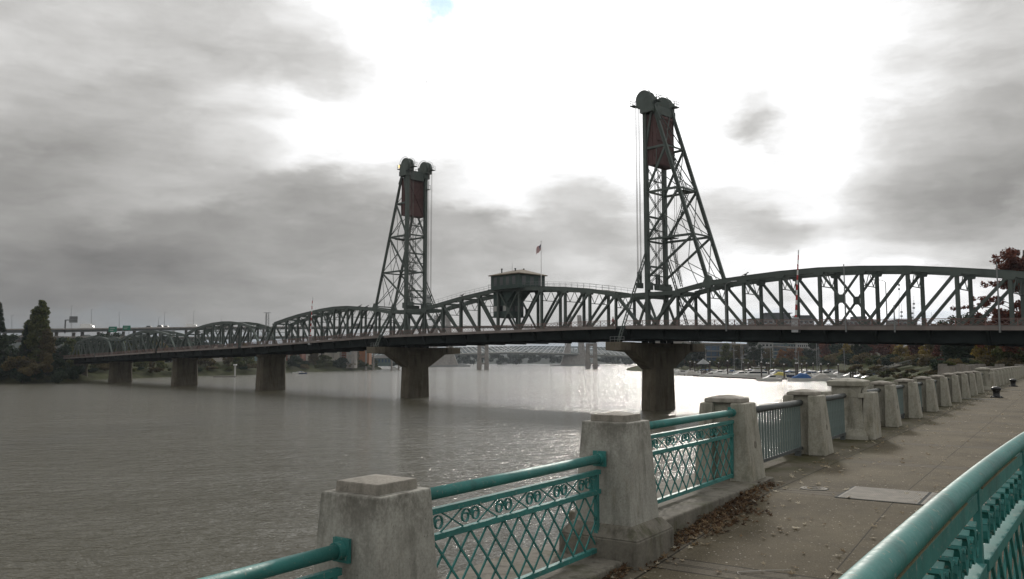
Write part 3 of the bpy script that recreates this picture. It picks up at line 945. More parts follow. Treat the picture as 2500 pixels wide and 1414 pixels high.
# lift towers
def tower(label, t0, sgn, flood=False):
    """t0: line of the front legs; sgn: direction in t in which the back legs lean away from the lift span."""
    root = thing('lift_tower', label, 'lift tower', B(t0, 0, zd(t0)))
    ST = M['steel']
    T = lambda dt: t0 + sgn * dt
    levels = [51.2, 42.5, 34.0, 24.9, 16.2]
    bt = [1.8, 4.55, 7.3, 10.2, 13.2]        # back leg offset at those heights
    def back(z):
        return 1.8 + (51.2 - z) / (51.2 - 16.2) * 11.4
    for s in (-3.0, 3.0):
        m = MB()
        m.beam(B(t0, s, zd(t0) - 1.2), B(t0, s, 51.5), .85, .70, D)
        m.build('front_leg', ST, root)
        m = MB()
        m.laced(B(T(13.2), s, 15.6), B(T(1.8), s, 51.3), .48, .42, 40, NN, .16, .06)
        m.beam(B(T(13.2), s, 15.6), B(T(1.8), s, 51.3), .40, .10, D)
        m.build('back_leg', ST, root)
        m = MB()
        z = 16.2
        m.hexa([B(T(13.2) - 1.3, s - .35, z - 1.0), B(T(13.2) - 1.3, s + .35, z - 1.0), B(T(13.2) + 1.3, s + .35, z - 1.0), B(T(13.2) + 1.3, s - .35, z - 1.0),
                B(T(13.2) - .4, s - .35, z + .8), B(T(13.2) - .4, s + .35, z + .8), B(T(13.2) + .4, s + .35, z + .8), B(T(13.2) + .4, s - .35, z + .8)])
        m.build('foot_gusset', ST, root)
        for i, z in enumerate(levels[1:4]):
            m = MB()
            m.beam(B(t0, s, z), B(T(back(z)), s, z), .34, .42)
            m.build('side_strut', ST, root)
        for i in range(4):                   # side diagonals, back leg down to front leg
            za, zb = levels[i], levels[i + 1]
            m = MB()
            m.beam(B(T(back(za)), s, za), B(t0, s, zb if i < 3 else 17.5), .30, .40)
            m.build('side_diagonal', ST, root)
        m = MB()                             # light secondary members
        for i in range(1, 4):
            za, zb = levels[i], levels[i + 1]
            zc = (za + zb) / 2
            mid = B(T(back(za) * .5 + 0), s, zc)
            m.beam(mid, B(T(back(zb)), s, zb), .13, .13)
            m.beam(mid, B(T(back(za) * .55), s, za), .10, .10)
            m.beam(mid, B(T(back(zb) * .55), s, zb), .10, .10)
        m.build('secondary_bracing', ST, root)
        m = MB()                             # raking braces out to the ends of the pier
        m.laced(B(t0, s * 1.12, 22.2), B(t0, s * 4.08, 5.2), .62, .16, 26, D, .17, .07)
        m.build('raking_brace', ST, root)
    # front face: X panels between the front legs, seen below the counterweight
    zs = [39.0, 34.2, 29.4, 24.6, 19.8, 16.4]
    for i in range(len(zs) - 1):
        m = MB()
        m.laced(B(t0, -2.7, zs[i]), B(t0, 2.7, zs[i + 1]), .34, .09, 12, D, .10, .05)
        m.laced(B(t0, 2.7, zs[i]), B(t0, -2.7, zs[i + 1]), .34, .09, 12, D, .10, .05)
        m.build('front_cross_brace', ST, root)
        m = MB()
        m.beam(B(t0, -2.8, zs[i + 1]), B(t0, 2.8, zs[i + 1]), .26, .36)
        if i % 2 == 0:
            m.beam(B(t0, -2.8, (zs[i] + zs[i + 1]) / 2), B(t0, 2.8, (zs[i] + zs[i + 1]) / 2), .16, .2)
        m.build('front_strut', ST, root)
    # back face
    for i in range(len(levels) - 1):
        za, zb = levels[i], levels[i + 1]
        ta, tb = T(back(za)), T(back(zb))
        m = MB()
        m.beam(B(ta, -3, za), B(tb, 3, zb), .14, .14)
        m.beam(B(ta, 3, za), B(tb, -3, zb), .14, .14)
        m.beam(B(tb, -3, zb), B(tb, 3, zb), .20, .30)
        m.beam(B(ta, -3, za), B(tb, 0, zb), .09, .09)
        m.build('back_bracing', ST, root)
    # counterweight
    m = MB()
    zb, zt = 39.2, 49.1
    c0, c1 = T(.42), T(2.35)
    a0, a1 = min(c0, c1), max(c0, c1)
    m.hexa([B(a0, -2.85, zb), B(a0, 2.85, zb), B(a1, 2.85, zb), B(a1, -2.85, zb), B(a0, -2.85, zt), B(a0, 2.85, zt), B(a1, 2.85, zt), B(a1, -2.85, zt)])
    cw = m.build('counterweight', M['cw_red'], root)
    m = MB()
    fr = T(.40)
    for z in (zb + .35, (zb + zt) / 2, zt - .4):
        m.beam(B(T(.37), -2.8, z), B(T(.37), 2.8, z), .16, .42)
        m.beam(B(T(2.40), -2.8, z), B(T(2.40), 2.8, z), .16, .42)
    for e in (.36, 2.41):
        m.beam(B(T(e), -2.6, zt - .5), B(T(e), 0, (zb + zt) / 2), .14, .3, D)
        m.beam(B(T(e), 2.6, zb + .5), B(T(e), 0, (zb + zt) / 2), .14, .3, D)
        m.beam(B(T(e), 2.6, zt - .5), B(T(e), 0, (zb + zt) / 2), .14, .3, D)
        m.beam(B(T(e), -2.6, zb + .5), B(T(e), 0, (zb + zt) / 2), .14, .3, D)
    for s in (-2.9, 2.9):
        for u in (.42, 1.4, 2.35):
            m.beam(B(T(u), s, zb + .05), B(T(u), s, zt), .12, .25, D)
    m.build('stiffener', M['cw_red'], cw)
    # head of the tower
    m = MB()
    def blk(ta, tb, sa, sb, za, zb2):
        ta, tb = min(T(ta), T(tb)), max(T(ta), T(tb))
        m.hexa([B(ta, sa, za), B(ta, sb, za), B(tb, sb, za), B(tb, sa, za), B(ta, sa, zb2), B(ta, sb, zb2), B(tb, sb, zb2), B(tb, sa, zb2)])
    for s in (-3.0, 3.0):
        blk(-.55, 2.3, s - .95, s + .95, 49.4, 50.6)
        blk(-1.35, 2.1, s - .95, s + .95, 50.6, 52.5)
    blk(-.35, .25, -2.1, 2.1, 48.6, 50.9)
    blk(1.6, 2.3, -2.1, 2.1, 49.3, 50.9)
    m.beam(B(T(2.0), -3, 50.8), B(T(3.6), -3, 47.6), .25, .3)
    m.build('head_girder', ST, root)
    for s in (-3.0, 3.0):
        for off in (-.48, .48):
            m = MB()
            m.disc(B(t0 + sgn * .1, s + off, 52.15), NN, 1.74, .62, 28)
            sh = m.build('sheave', ST, root, smooth=False)
        m = MB()                             # guard hoop and rail over the sheaves
        c = B(t0 + sgn * .1, s, 52.15)
        for off in (-.95, .95):
            pts = [c + NN * off + D * 2.02 * math.cos(R(a)) + Vector((0, 0, 2.02 * math.sin(R(a)))) for a in range(0, 181, 15)]
            m.path(pts, .05, 5)
        m.build('sheave_guard', ST, root)
        m = MB()
        for dt in (-2.6, 2.9):
            u0, u1 = T(dt), T(dt * .45)
            m.beam(B(u0, s - .8, 51.4), B(u0, s + .8, 51.4), .9, .14, )
            m.beam(B(u0, s, 51.3), B(u1, s, 51.3), .5, .25)
            for h in (.55, 1.05):
                m.beam(B(T(dt * 1.12), s - .8, 51.4 + h), B(T(dt * 1.12), s + .8, 51.4 + h), .07, .07)
            for e in (-.8, 0, .8):
                m.beam(B(T(dt * 1.12), s + e, 51.4), B(T(dt * 1.12), s + e, 52.5), .07, .07, (1, 0, 0))
        m.build('head_platform', ST, root)
    # ropes on the lift span side
    for s in (-3.0, 3.0):
        for off in (-.62, -.34, .34, .62):
            m = MB()
            m.tube(B(T(-1.85), s + off, 52.3), B(T(-1.85), s + off, 16.0), .045, n=5)
            m.build('lifting_rope', M['cable'], root)
        m = MB()
        m.beam(B(T(-1.85), s - .9, 16.2), B(T(-1.85), s + .9, 16.2), .5, 1.0)
        m.beam(B(T(-1.85), s - .55, 18.0), B(T(-1.85), s + .55, 18.0), .4, .25)
        for e in (-.6, -.2, .2, .6):
            m.tube(B(T(-1.85), s + e, 16.5), B(T(-1.85), s + e, 18.8), .11, n=6)
        m.build('rope_anchorage', ST, root)
    # hanging ropes and counterweight guides inside the tower
    m = MB()
    for s, e in ((-.7, 1.3), (-.2, 1.3), (.3, 1.3), (.8, 1.3), (.2, 4.2), (.6, 4.4)):
        m.tube(B(T(e), s, 39.2), B(T(e), s, 15.5), .035, n=4)
    m.build('balance_rope', M['cable'], root)
    # ladder and landings
    m = MB()
    legs = [((3.4, .9, 41.5), (6.2, .9, 33.6)), ((6.8, .9, 33.6), (3.0, .9, 25.2)), ((2.6, 1.2, 25.2), (4.8, 1.2, 15.8))]
    for (ta, sa, za), (tb, sb, zb2) in legs:
        p, q = B(T(ta), sa, za), B(T(tb), sb, zb2)
        for off in (-.32, .32):
            m.beam(p + NN * off, q + NN * off, .09, .14)
            m.beam(p + NN * off + Vector((0, 0, 1)), q + NN * off + Vector((0, 0, 1)), .05, .05)
        for k in range(22):
            c = p.lerp(q, (k + .5) / 22)
            m.beam(c - NN * .32, c + NN * .32, .16, .06)
    m.build('stair_flight', ST, root)
    m = MB()
    for ta, z in ((6.4, 33.7), (2.8, 25.2)):
        m.hexa([B(T(ta) - 1.1, -1.2, z - .06), B(T(ta) - 1.1, 1.8, z - .06), B(T(ta) + 1.1, 1.8, z - .06), B(T(ta) + 1.1, -1.2, z - .06),
                B(T(ta) - 1.1, -1.2, z + .06), B(T(ta) - 1.1, 1.8, z + .06), B(T(ta) + 1.1, 1.8, z + .06), B(T(ta) + 1.1, -1.2, z + .06)])
        for e in (-1.1, 1.1):
            for h in (.55, 1.05):
                m.beam(B(T(ta) + e, -1.2, z + h), B(T(ta) + e, 1.8, z + h), .06, .06)
            for s in (-1.2, .3, 1.8):
                m.beam(B(T(ta) + e, s, z), B(T(ta) + e, s, z + 1.1), .06, .06, (1, 0, 0))
    m.build('landing', ST, root)
    # machinery at the foot, between the hubs, and the heavy strut across
    m = MB()
    for s in (-3.0, 3.0):
        a, b = T(-7.2), T(6.4)
        m.beam(B(a, s, 14.4), B(b, s, 14.4), .5, .75)
        m.beam(B(T(.4), s, 15.2), B(T(.4), s, 16.6), .9, 1.2, D)
        m.beam(B(t0, s, 13.9), B(T(2.2), s, zd(t0) + 1), .34, .4)
        m.beam(B(t0, s, 13.9), B(T(-2.2), s, zd(t0) + 1), .34, .4)
    m.beam(B(t0, -3, 14.3), B(t0, 3, 14.3), .4, 1.3)
    m.beam(B(T(1.6), -2.2, 15.6), B(T(1.6), 2.2, 15.6), 1.0, .9)
    m.build('foot_strut', ST, root)
    # little balcony with aerial on the lift span side
    m = MB()
    s0 = 3.0
    p = B(T(-.4), s0, 46.6)
    m.beam(B(T(-.3), s0, 46.4), B(T(-1.6), s0, 46.4), .6, .12)
    m.beam(B(T(-1.55), s0 - .3, 46.4), B(T(-1.55), s0 - .3, 48.6), .06, .06, D)
    m.beam(B(T(-1.55), s0 + .3, 46.4), B(T(-1.55), s0 + .3, 47.6), .06, .06, D)
    m.beam(B(T(-1.55), s0 - .3, 47.5), B(T(-1.55), s0 + .3, 47.5), .06, .06)
    m.build('aerial_balcony', ST, root)
    for s in ((-3.4, -2.6) if flood else ()):
        m = MB()
        c = B(T(3.1), s, 52.3)
        m.disc(c, (D + NN * -1), .30, .34, 12)
        m.tube(c, c - Vector((0, 0, .8)), .05, n=5)
        m.build('floodlight', M['lamp'], root)
    return root
m_, g_, b_ = new_mat('warm_lamp_glass')
b_.inputs['Base Color'].default_value = (0.8, 0.6, 0.3, 1)
b_.inputs['Emission Color'].default_value = (1.0, 0.72, 0.30, 1)
b_.inputs['Emission Strength'].default_value = 1.6
M['lamp'] = m_
tower('nearer lift tower with red counterweight, its top washed out by the sun', 0.0, -1)
tower('farther lift tower on the left with dark red counterweight and yellow floodlights', 74.6, 1, True)

# control house on the lift span
ch = thing('control_house', 'green hip roofed control house on top of the lift span, left of the flagpole', 'control house', B(37.6, 0, 18.0))
H0, H1, HS = 33.2, 42.0, 4.2
m = MB()
def bbox(mb, ta, tb, sa, sb, za, zb2):
    mb.hexa([B(ta, sa, za), B(ta, sb, za), B(tb, sb, za), B(tb, sa, za), B(ta, sa, zb2), B(ta, sb, zb2), B(tb, sb, zb2), B(tb, sa, zb2)])
bbox(m, H0, H1, -HS, HS, 17.7, 21.0)
m.build('upper_wall', M['house'], ch)
m = MB()
e = .45
za, zr = 21.0, 22.25
p = [B(H0 - e, -HS - e, za), B(H0 - e, HS + e, za), B(H1 + e, HS + e, za), B(H1 + e, -HS - e, za), B((H0 + H1) / 2 - 1.6, 0, zr), B((H0 + H1) / 2 + 1.6, 0, zr)]
p += [v - Vector((0, 0, .18)) for v in p[:4]]
m.add(p, [(0, 3, 5, 4), (2, 1, 4, 5), (1, 0, 4), (3, 2, 5), (6, 7, 8, 9), (0, 1, 7, 6), (1, 2, 8, 7), (2, 3, 9, 8), (3, 0, 6, 9)])
rf = m.build('roof', M['roof'], ch)
for dt, s in ((2.6, -2.5), (-.2, -1.0), (-.9, 1)):
    m = MB()
    q = B((H0 + H1) / 2 + dt, s, 21.5)
    m.tube(q, q + Vector((0, 0, .95)), .14, n=7)
    m.tube(q + Vector((0, 0, .85)), q + Vector((0, 0, 1.05)), .22, n=7)
    m.build('vent', M['steel_dark'], rf)
m = MB()
q = B((H0 + H1) / 2 + .6, -1.2, 21.6)
m.tube(q, q + Vector((0, 0, 2.3)), .03, n=4)
m.build('aerial', M['galv'], rf)
for k in range(4):
    m = MB()
    t = H0 + 1.5 + k * 1.95
    bbox(m, t - .5, t + .5, -HS - .03, -HS + .04, 18.6, 20.4)
    wn = m.build('shutter', M['b_dark'], ch)
for k in range(3):
    m = MB()
    s = -2.6 + k * 2.6
    bbox(m, H0 - .03, H0 + .04, s - .55, s + .55, 18.6, 20.4)
    m.build('shutter', M['b_dark'], ch)
m = MB()
bbox(m, H0 - .2, H1 + .2, -HS - .75, -HS, 17.62, 17.80)
bbox(m, H0 - .9, H0, -HS, HS, 17.62, 17.80)
for h in (.5, 1.0):
    m.beam(B(H0 - .2, -HS - .72, 17.8 + h), B(H1 + .2, -HS - .72, 17.8 + h), .05, .05)
    m.beam(B(H0 - .85, -HS, 17.8 + h), B(H0 - .85, HS, 17.8 + h), .05, .05)
for k in range(8):
    t = H0 + k * 1.25
    m.beam(B(t, -HS - .72, 17.8), B(t, -HS - .72, 18.85), .05, .05, (1, 0, 0))
m.build('balcony', M['house'], ch)
m = MB()
bbox(m, 38.3, 42.9, -2.55, 2.55, 11.9, 15.2)
m.hexa([B(38.3, -2.55, 15.2), B(38.3, 2.55, 15.2), B(42.9, 2.55, 15.2), B(42.9, -2.55, 15.2), B(35.6, -2.55, 17.7), B(35.6, 2.55, 17.7), B(42.9, 2.55, 17.7), B(42.9, -2.55, 17.7)])
m.build('hanging_cabin_wall', M['house'], ch)
m = MB()
bbox(m, 37.9, 43.7, -2.85, 2.85, 11.6, 11.85)
for h in (.6, 1.15):
    m.beam(B(43.6, -2.8, 11.8 + h * 1.6), B(43.6, 2.8, 11.8 + h * 1.6), .06, .06)
for s in (-2.8, 0, 2.8):
    m.beam(B(43.6, s, 11.6), B(43.6, s, 14.6), .08, .08, (1, 0, 0))
m.build('cabin_platform', M['house'], ch)
for t in (39.2, 40.4, 42.2):
    m = MB()
    bbox(m, t - .5, t + .5, -2.60, -2.5, 12.9, 14.2)
    f_ = m.build('window_frame', M['b_dark'], ch)
    m = MB()
    bbox(m, t - .42, t + .42, -2.63, -2.6, 12.98, 14.12)
    m.build('pane', M['b_pale'] if t != 40.4 else M['glass'], f_)
for t in (38.28,):
    for s in (-1.5, .2, 1.7):
        m = MB()
        bbox(m, t - .04, t + .003, s - .5, s + .5, 12.9, 14.2)
        m.build('window_frame', M['b_dark'], ch)

# flagpole on the lift span
fp = thing('flagpole', 'slim flagpole with a striped flag beside the control house', 'flagpole', B(27.6, -3.0, 17.7))
m = MB()
m.tube(B(27.6, -3, 17.5), B(27.6, -3, 27.3), .085, .05, n=8)
m.lathe(B(27.6, -3, 27.3), [(.02, 0), (.13, .08), (.13, .18), (.02, .26)], 8)
m.build('pole', M['white'], fp)
fm, fg, fb = new_mat('striped_flag')
tc_ = fg.n('ShaderNodeTexCoord')
sx_ = fg.n('ShaderNodeSeparateXYZ')
fg.link(tc_.outputs['UV'], sx_.inputs[0])
U_, V_ = sx_.outputs[0], sx_.outputs[1]
st_ = fg.math('LESS_THAN', fg.math('FRACT', fg.math('MULTIPLY', V_, 6.5)), .5)
c_ = fg.mix(st_, (0.62, 0.60, 0.58), (0.36, 0.03, 0.045))
can = fg.math('MULTIPLY', fg.math('LESS_THAN', U_, .4), fg.math('GREATER_THAN', V_, 6 / 13))
vo_ = fg.n('ShaderNodeTexVoronoi')
fg.link(tc_.outputs['UV'], vo_.inputs['Vector'])
vo_.inputs['Scale'].default_value = 16
vo_.inputs['Randomness'].default_value = 0
stars = fg.math('LESS_THAN', vo_.outputs['Distance'], .28)
c_ = fg.mix(can, c_, fg.mix(stars, (0.02, 0.025, 0.09), (0.55, 0.55, 0.55)))
fg.link(c_, fb.inputs['Base Color'])
fb.inputs['Roughness'].default_value = .8
NX, NZ = 14, 8
m = MB()
uvs = []
for i in range(NX + 1):
    for k in range(NZ + 1):
        u, v = i / NX, k / NZ
        p = B(27.6, -3, 26.9) + D * (1.55 * u) + NN * (.16 * math.sin(u * 7) * u) + Vector((0, 0, -1.35 * (1 - v) - .95 * u ** 1.1 + .06 * math.sin(u * 9 + v * 2)))
        m.v.append(p)
        uvs.append((u, v))
for i in range(NX):
    for k in range(NZ):
        a = i * (NZ + 1) + k
        m.f.append((a, a + NZ + 1, a + NZ + 2, a + 1))
fo = m.build('flag', fm, fp, smooth=True)
ul = fo.data.uv_layers.new()
for lp in fo.data.loops:
    ul.data[lp.index].uv = uvs[lp.vertex_index]

# raised traffic gate arms
def gate(label, t, s, h, lean):
    z = zd(t) + .5
    root = thing('barrier_gate', label, 'barrier gate', B(t, s, z))
    m = MB()
    bbox(m, t - .55, t + .55, s - .4, s + .4, z - .9, z + 1.2)
    bbox(m, t - .35, t + .35, s - .45, s + .45, z + 1.2, z + 1.45)
    m.build('gate_housing', M['alu'], root, bevel=.03)
    n = 14
    top = B(t - lean, s, z + h)
    base = B(t, s, z + 1.0)
    for i in range(n):
        m = MB()
        p, q = base.lerp(top, i / n), base.lerp(top, (i + 1) / n)
        w = .32 - .20 * i / n
        m.beam(p, q, w, .12, NN)
        m.build('arm_segment', M['red'] if i % 2 == 0 else M['white'], root)
    for i in (3, 7, 11):
        m = MB()
        p = base.lerp(top, i / n)
        m.disc(p - NN * .12, NN, .11, .1, 8)
        m.build('warning_lamp', M['red'], root)
gate('tall raised red and white gate arm on the near span', -33.0, -10.5, 11.8, .8)
gate('raised red and white gate arm on the arched span left of the left tower', 107.6, -10.5, 12.0, .8)

# poles and lamps on the bridge
def bridge_lamp(label, t, s, h, arm=True, dirn=1):
    z = zd(t) + .5
    root = thing('street_lamp', label, 'street lamp', B(t, s, z), group='lamp poles along the truss bridge')
    m = MB()
    m.tube(B(t, s, z - .8), B(t, s, z + h), .13, .07, n=8)
    m.build('pole', M['galv'], root)
    if arm:
        m = MB()
        top = B(t, s, z + h)
        m.path([top, top + Vector((0, 0, .35)) + D * .5 * dirn, top + Vector((0, 0, .5)) + D * 1.3 * dirn], .05, 6)
        m.build('arm', M['galv'], root)
        m = MB()
        c = top + Vector((0, 0, .5)) + D * 1.6 * dirn
        m.beam(c - D * .45, c + D * .45, .32, .16)
        m.build('lamp_head', M['alu'], root)
    return root
bridge_lamp('lamp pole with short arm among the far right trusses', -39.2, 9.5, 8.0)
bridge_lamp('lamp pole rising above the right tower span, nearest the tower', -21.3, -11.1, 6.8, True, -1)
bridge_lamp('bare pole crossing the near span just right of its crossed centre panel', -41.0, -11.1, 9.2, False)
bridge_lamp('bare pole standing above the chord at the far right', -61.0, -11.1, 8.4, False)
bridge_lamp('short bare post on the near span railing', -47.9, -11.1, 3.0, False)
bridge_lamp('slim lamp pole at the left end of the tallest arched span', 132.5, -10.5, 9.0, True, -1)
bridge_lamp('short slim pole by the end post of the tallest arched span', 141.4, -10.5, 4.0, False)

# ------------------------------------------------------------------ double deck freeway bridge behind
def viaduct_deck(root, pts, width, dep, name, mat, barrier=.9, girder=1.6):
    """pts: (point, deck height); deck follows the polyline."""
    P = [Vector((p[0], p[1], z)) for p, z in pts]
    d, g = MB(), MB()
    for i, p in enumerate(P):
        t = (P[min(i + 1, len(P) - 1)] - P[max(i - 1, 0)])
        t.z = 0
        t.normalize()
        n = Vector((t.y, -t.x, 0)) * width / 2
        up = Vector((0, 0, 1))
        d.v += [p - n, p + n, p + n + up * barrier, p + n * .97 + up * barrier, p + n * .97 + up * .1, p - n * .97 + up * .1, p - n * .97 + up * barrier, p - n + up * barrier]
        gi = n * .72
        g.v += [p - gi - up * girder, p + gi - up * girder, p + gi - up * .002, p - gi - up * .002]
    for i in range(len(P) - 1):
        for k in range(8):
            a = i * 8
            d.f.append((a + k, a + (k + 1) % 8, a + 8 + (k + 1) % 8, a + 8 + k))
        for k in range(4):
            a = i * 4
            g.f.append((a + k, a + (k + 1) % 4, a + 4 + (k + 1) % 4, a + 4 + k))
    for mb, n in ((d, 8), (g, 4)):
        L = len(mb.v) - n
        mb.f.append(tuple(range(n - 1, -1, -1)))
        mb.f.append(tuple(L + k for k in range(n)))
    d.build(name, mat, root)
    g.build('deck_girder', M['b_grey'], root)

def path_at(pts, px):                       # point of a (px, Y, value...) list, by interpolation on px
    for a, b in zip(pts, pts[1:]):
        if px <= b[0]:
            u = (px - a[0]) / (b[0] - a[0])
            return [x + (y - x) * u for x, y in zip(a, b)]
    return list(pts[-1])
UP = [(-250, 470, 800), (0, 520, 807), (150, 545, 806), (330, 600, 803), (500, 660, 801), (700, 740, 800), (900, 820, 799), (1100, 880, 798), (1300, 935, 798), (1500, 960, 801), (1700, 950, 808), (1900, 900, 818), (2150, 800, 833)]
LO = [(-250, 470, 818), (0, 520, 824), (150, 545, 825), (330, 600, 825), (500, 660, 825), (700, 740, 823), (900, 820, 822), (1100, 880, 821), (1300, 935, 822), (1500, 960, 826), (1700, 950, 838), (1900, 900, 846), (2150, 800, 858)]
def vpts(tab):
    out = []
    for i in range(len(tab) - 1):
        for k in range(3):
            px = tab[i][0] + (tab[i + 1][0] - tab[i][0]) * k / 3
            _, Y, py = path_at(tab, px)
            q = at(px, py, Y)
            out.append(((q.x, q.y), q.z))
    return out
fw = thing('freeway_bridge', 'long double deck concrete freeway bridge crossing behind the truss bridge', 'freeway bridge', at(1100, 881, 880) * 1.0)
viaduct_deck(fw, vpts(UP), 17, 1, 'upper_deck', M['farconc'])
viaduct_deck(fw, vpts(LO), 17, 1, 'lower_deck', M['farconc'])
for px in list(range(-150, 1000, 62)) + [1790, 1880, 1980]:      # column bents under the land part
    _, Y, py = path_at(UP, px)
    _, _, pl = path_at(LO, px)
    zt, zl = at(px, py, Y).z, at(px, pl, Y).z
    m = MB()
    x = (px - 1250) / 2000 * Y
    z0 = WATER_Z - 1
    for dx in (-5.5, 5.5):
        m.box(x + dx * .5 - .8, x + dx * .5 + .8, Y + dx - .8, Y + dx + .8, z0, zt - 1.55)
    m.box(x - 3.8, x + 3.8, Y - 6.5, Y + 6.5, zl - 3.0, zl - 1.62)
    m.build('column_bent', M['farconc'], fw)
# the two portal piers in the river, and the haunched truss on the right one
for px, Y, y0, wpx in ((1179, 880, 838, 27), (1444, 950, 838, 27)):
    q = at(px, 881, Y)
    wd = wpx * Y / 2000
    zt = at(px, y0, Y).z
    m = MB()
    leg = wd * .34
    for sg in (-1, 1):
        cx = q.x + sg * (wd / 2 - leg / 2)
        m.taper(leg * .62, 3.2, leg * .62, 3.0, WATER_Z - 2, -1.2, cx, Y)
        m.taper(leg * .55, 2.4, leg * .48, 2.2, -1.1, zt, cx, Y)
    m.box(q.x - wd / 2 - .5, q.x + wd / 2 + .5, Y - 3.4, Y + 3.4, -1.9, -.4)
    m.box(q.x - wd / 2 + .3, q.x + wd / 2 - .3, Y - 2.1, Y + 2.1, zt - 3.6, zt - .3)
    m.box(q.x - wd / 2 + .3, q.x + wd / 2 - .3, Y - 1.6, Y + 1.6, 1.2 + 4, 7.6)
    m.build('river_pier', M['farconc'], fw)
    m = MB()
    zl = at(px, path_at(LO, px)[2], Y).z
    for yy in (Y - 4.5, Y + 4.5):
        m.beam((q.x - 26, yy, zl - 1.8), (q.x - 1, yy, zt + .6), .9, .9)
        m.beam((q.x + 26, yy, zl - 1.8), (q.x + 1, yy, zt + .6), .9, .9)
        for k in range(-3, 4):
            h = zt + .6 + (zl - 2.4 - zt) * abs(k) / 4
            m.beam((q.x + k * 6.4, yy, zl - 1.8), (q.x + k * 6.4, yy, h), .5, .5, (1, 0, 0))
    m.build('haunch_truss', M['b_grey'], fw)
# parapet strip of the pale ramp low behind the right tower
rp = thing('freeway_ramp', 'pale ramp deck low behind the marina, right of the right tower pier', 'freeway ramp', at(1760, 837, 700))
rpt = []
for px, Y, py in ((1590, 690, 834), (1660, 690, 835), (1760, 700, 837), (1860, 700, 841), (1960, 690, 848), (2080, 670, 858)):
    q = at(px, py + 4, Y)
    rpt.append(((q.x, q.y), q.z))
viaduct_deck(rp, rpt, 12, 1, 'deck', M['farconc'], 1.2, 1.2)
for px, py in ((1720, 838), (1806, 841), (1668, 837)):
    q = at(px, py, 700)
    m = MB()
    m.taper(1.0, 1.0, .9, .9, -1, q.z - .2, q.x, 700)
    m.build('column', M['farconc'], rp)

# ---- traffic, signs and poles on the freeway
def vehicle(label, px, body, L=5.0, H=1.6, mat='white', tab=UP):
    _, Y, py = path_at(tab, px)
    Y2 = Y - 4.0
    q = at(px, py, Y)
    z = q.z + .12
    x = (px - 1250) / 2000 * Y2
    root = thing('vehicle' if body == 'truck' else 'car', label, 'truck' if body == 'truck' else 'car', (x, Y2, z), group='vehicles on the freeway bridge')
    m = MB()
    if body == 'truck':
        m.box(x - L / 2, x + L * .28, Y2 - 1.2, Y2 + 1.2, z + .9, z + H)
        m.build('cargo_box', M[mat], root, bevel=.06)
        m = MB()
        m.prism([(L * .30, .5), (L * .5, .5), (L * .5, 1.5), (L * .45, 2.4), (L * .30, 2.5)], (x, Y2 - 1.1, z), (1, 0, 0), (0, 0, 1), (0, 2.2, 0))
        m.build('cab', M['hull'], root)
    else:
        m.prism([(-L / 2, .35), (L / 2, .35), (L / 2, .75), (L * .3, .9), (L * .16, H), (-L * .28, H), (-L * .45, .95), (-L / 2, .85)], (x, Y2 - .9, z), (1, 0, 0), (0, 0, 1), (0, 1.8, 0))
        m.build('body', M[mat], root)
        m = MB()
        m.prism([(L * .25, .95), (L * .14, H - .12), (-L * .26, H - .12), (-L * .38, .98)], (x, Y2 - .93, z), (1, 0, 0), (0, 0, 1), (0, 1.86, 0))
        m.build('window', M['glass'], root)
    for dx in (-.32, .32):
        for dy in (-.8, .8):
            m = MB()
            m.disc((x + dx * L, Y2 + dy, z + .36), (0, 1, 0), .36, .25, 12)
            m.build('wheel', M['black'], root)
def freeway_top(px, dz=0, tab=UP):
    _, Y, py = path_at(tab, px)
    return at(px, py, Y) + Vector((0, 0, dz))
vehicle('white box truck alone on the upper freeway deck at the left', 214, 'truck', 8.5, 3.6)
vehicle('pale car on the upper freeway deck above the smaller arched span, first of four', 365, 'car', 5.5, 1.9, 'b_pale')
vehicle('white van just ahead of a white car on the upper freeway deck', 392, 'car', 6, 2.3)
vehicle('white car close behind the white van on the upper freeway deck', 407, 'car', 5, 1.8)
vehicle('white truck entering behind the left end of the third arched span', 468, 'truck', 8.0, 3.0)
vehicle('dark truck far off on the upper deck behind the tallest arched span', 872, 'truck', 9, 3.4, 'b_dark')
vehicle('dark van on the upper deck, right of the dark truck', 908, 'car', 6, 2.4, 'b_dark')

def road_sign(label, px, y0, y1, wpx, Y):
    q0, q1 = at(px, y1, Y), at(px, y0, Y)
    w = wpx * Y / 2000 / 2
    root = thing('road_sign', label, 'road sign', (q0.x, Y, freeway_top(px).z), group='green road signs on the freeway')
    m = MB()
    m.box(q0.x - w, q0.x + w, Y - .12, Y + .12, q0.z, q1.z)
    m.build('sign_panel', M['sign_g'], root, bevel=.05)
    h = q1.z - q0.z
    for k, (l, r) in enumerate(((-.6, .5), (-.7, .2))):
        m = MB()
        z = q1.z - h * (.32 + .34 * k)
        m.box(q0.x + l * w, q0.x + r * w, Y - .15, Y - .12, z - .06 * h, z + .03 * h)
        m.build('legend', M['b_pale'], root)
    m = MB()
    for e in (-.6, .6):
        m.box(q0.x + e * w - .15, q0.x + e * w + .15, Y + .12, Y + .4, freeway_top(px).z - 5, q1.z)
    m.build('post', M['galv'], root)
road_sign('green road sign on the freeway, lower left one of the pair', 275, 797.5, 811, 20, 560)
road_sign('green road sign on the freeway, upper right one of the pair', 309, 795, 806, 19, 575)

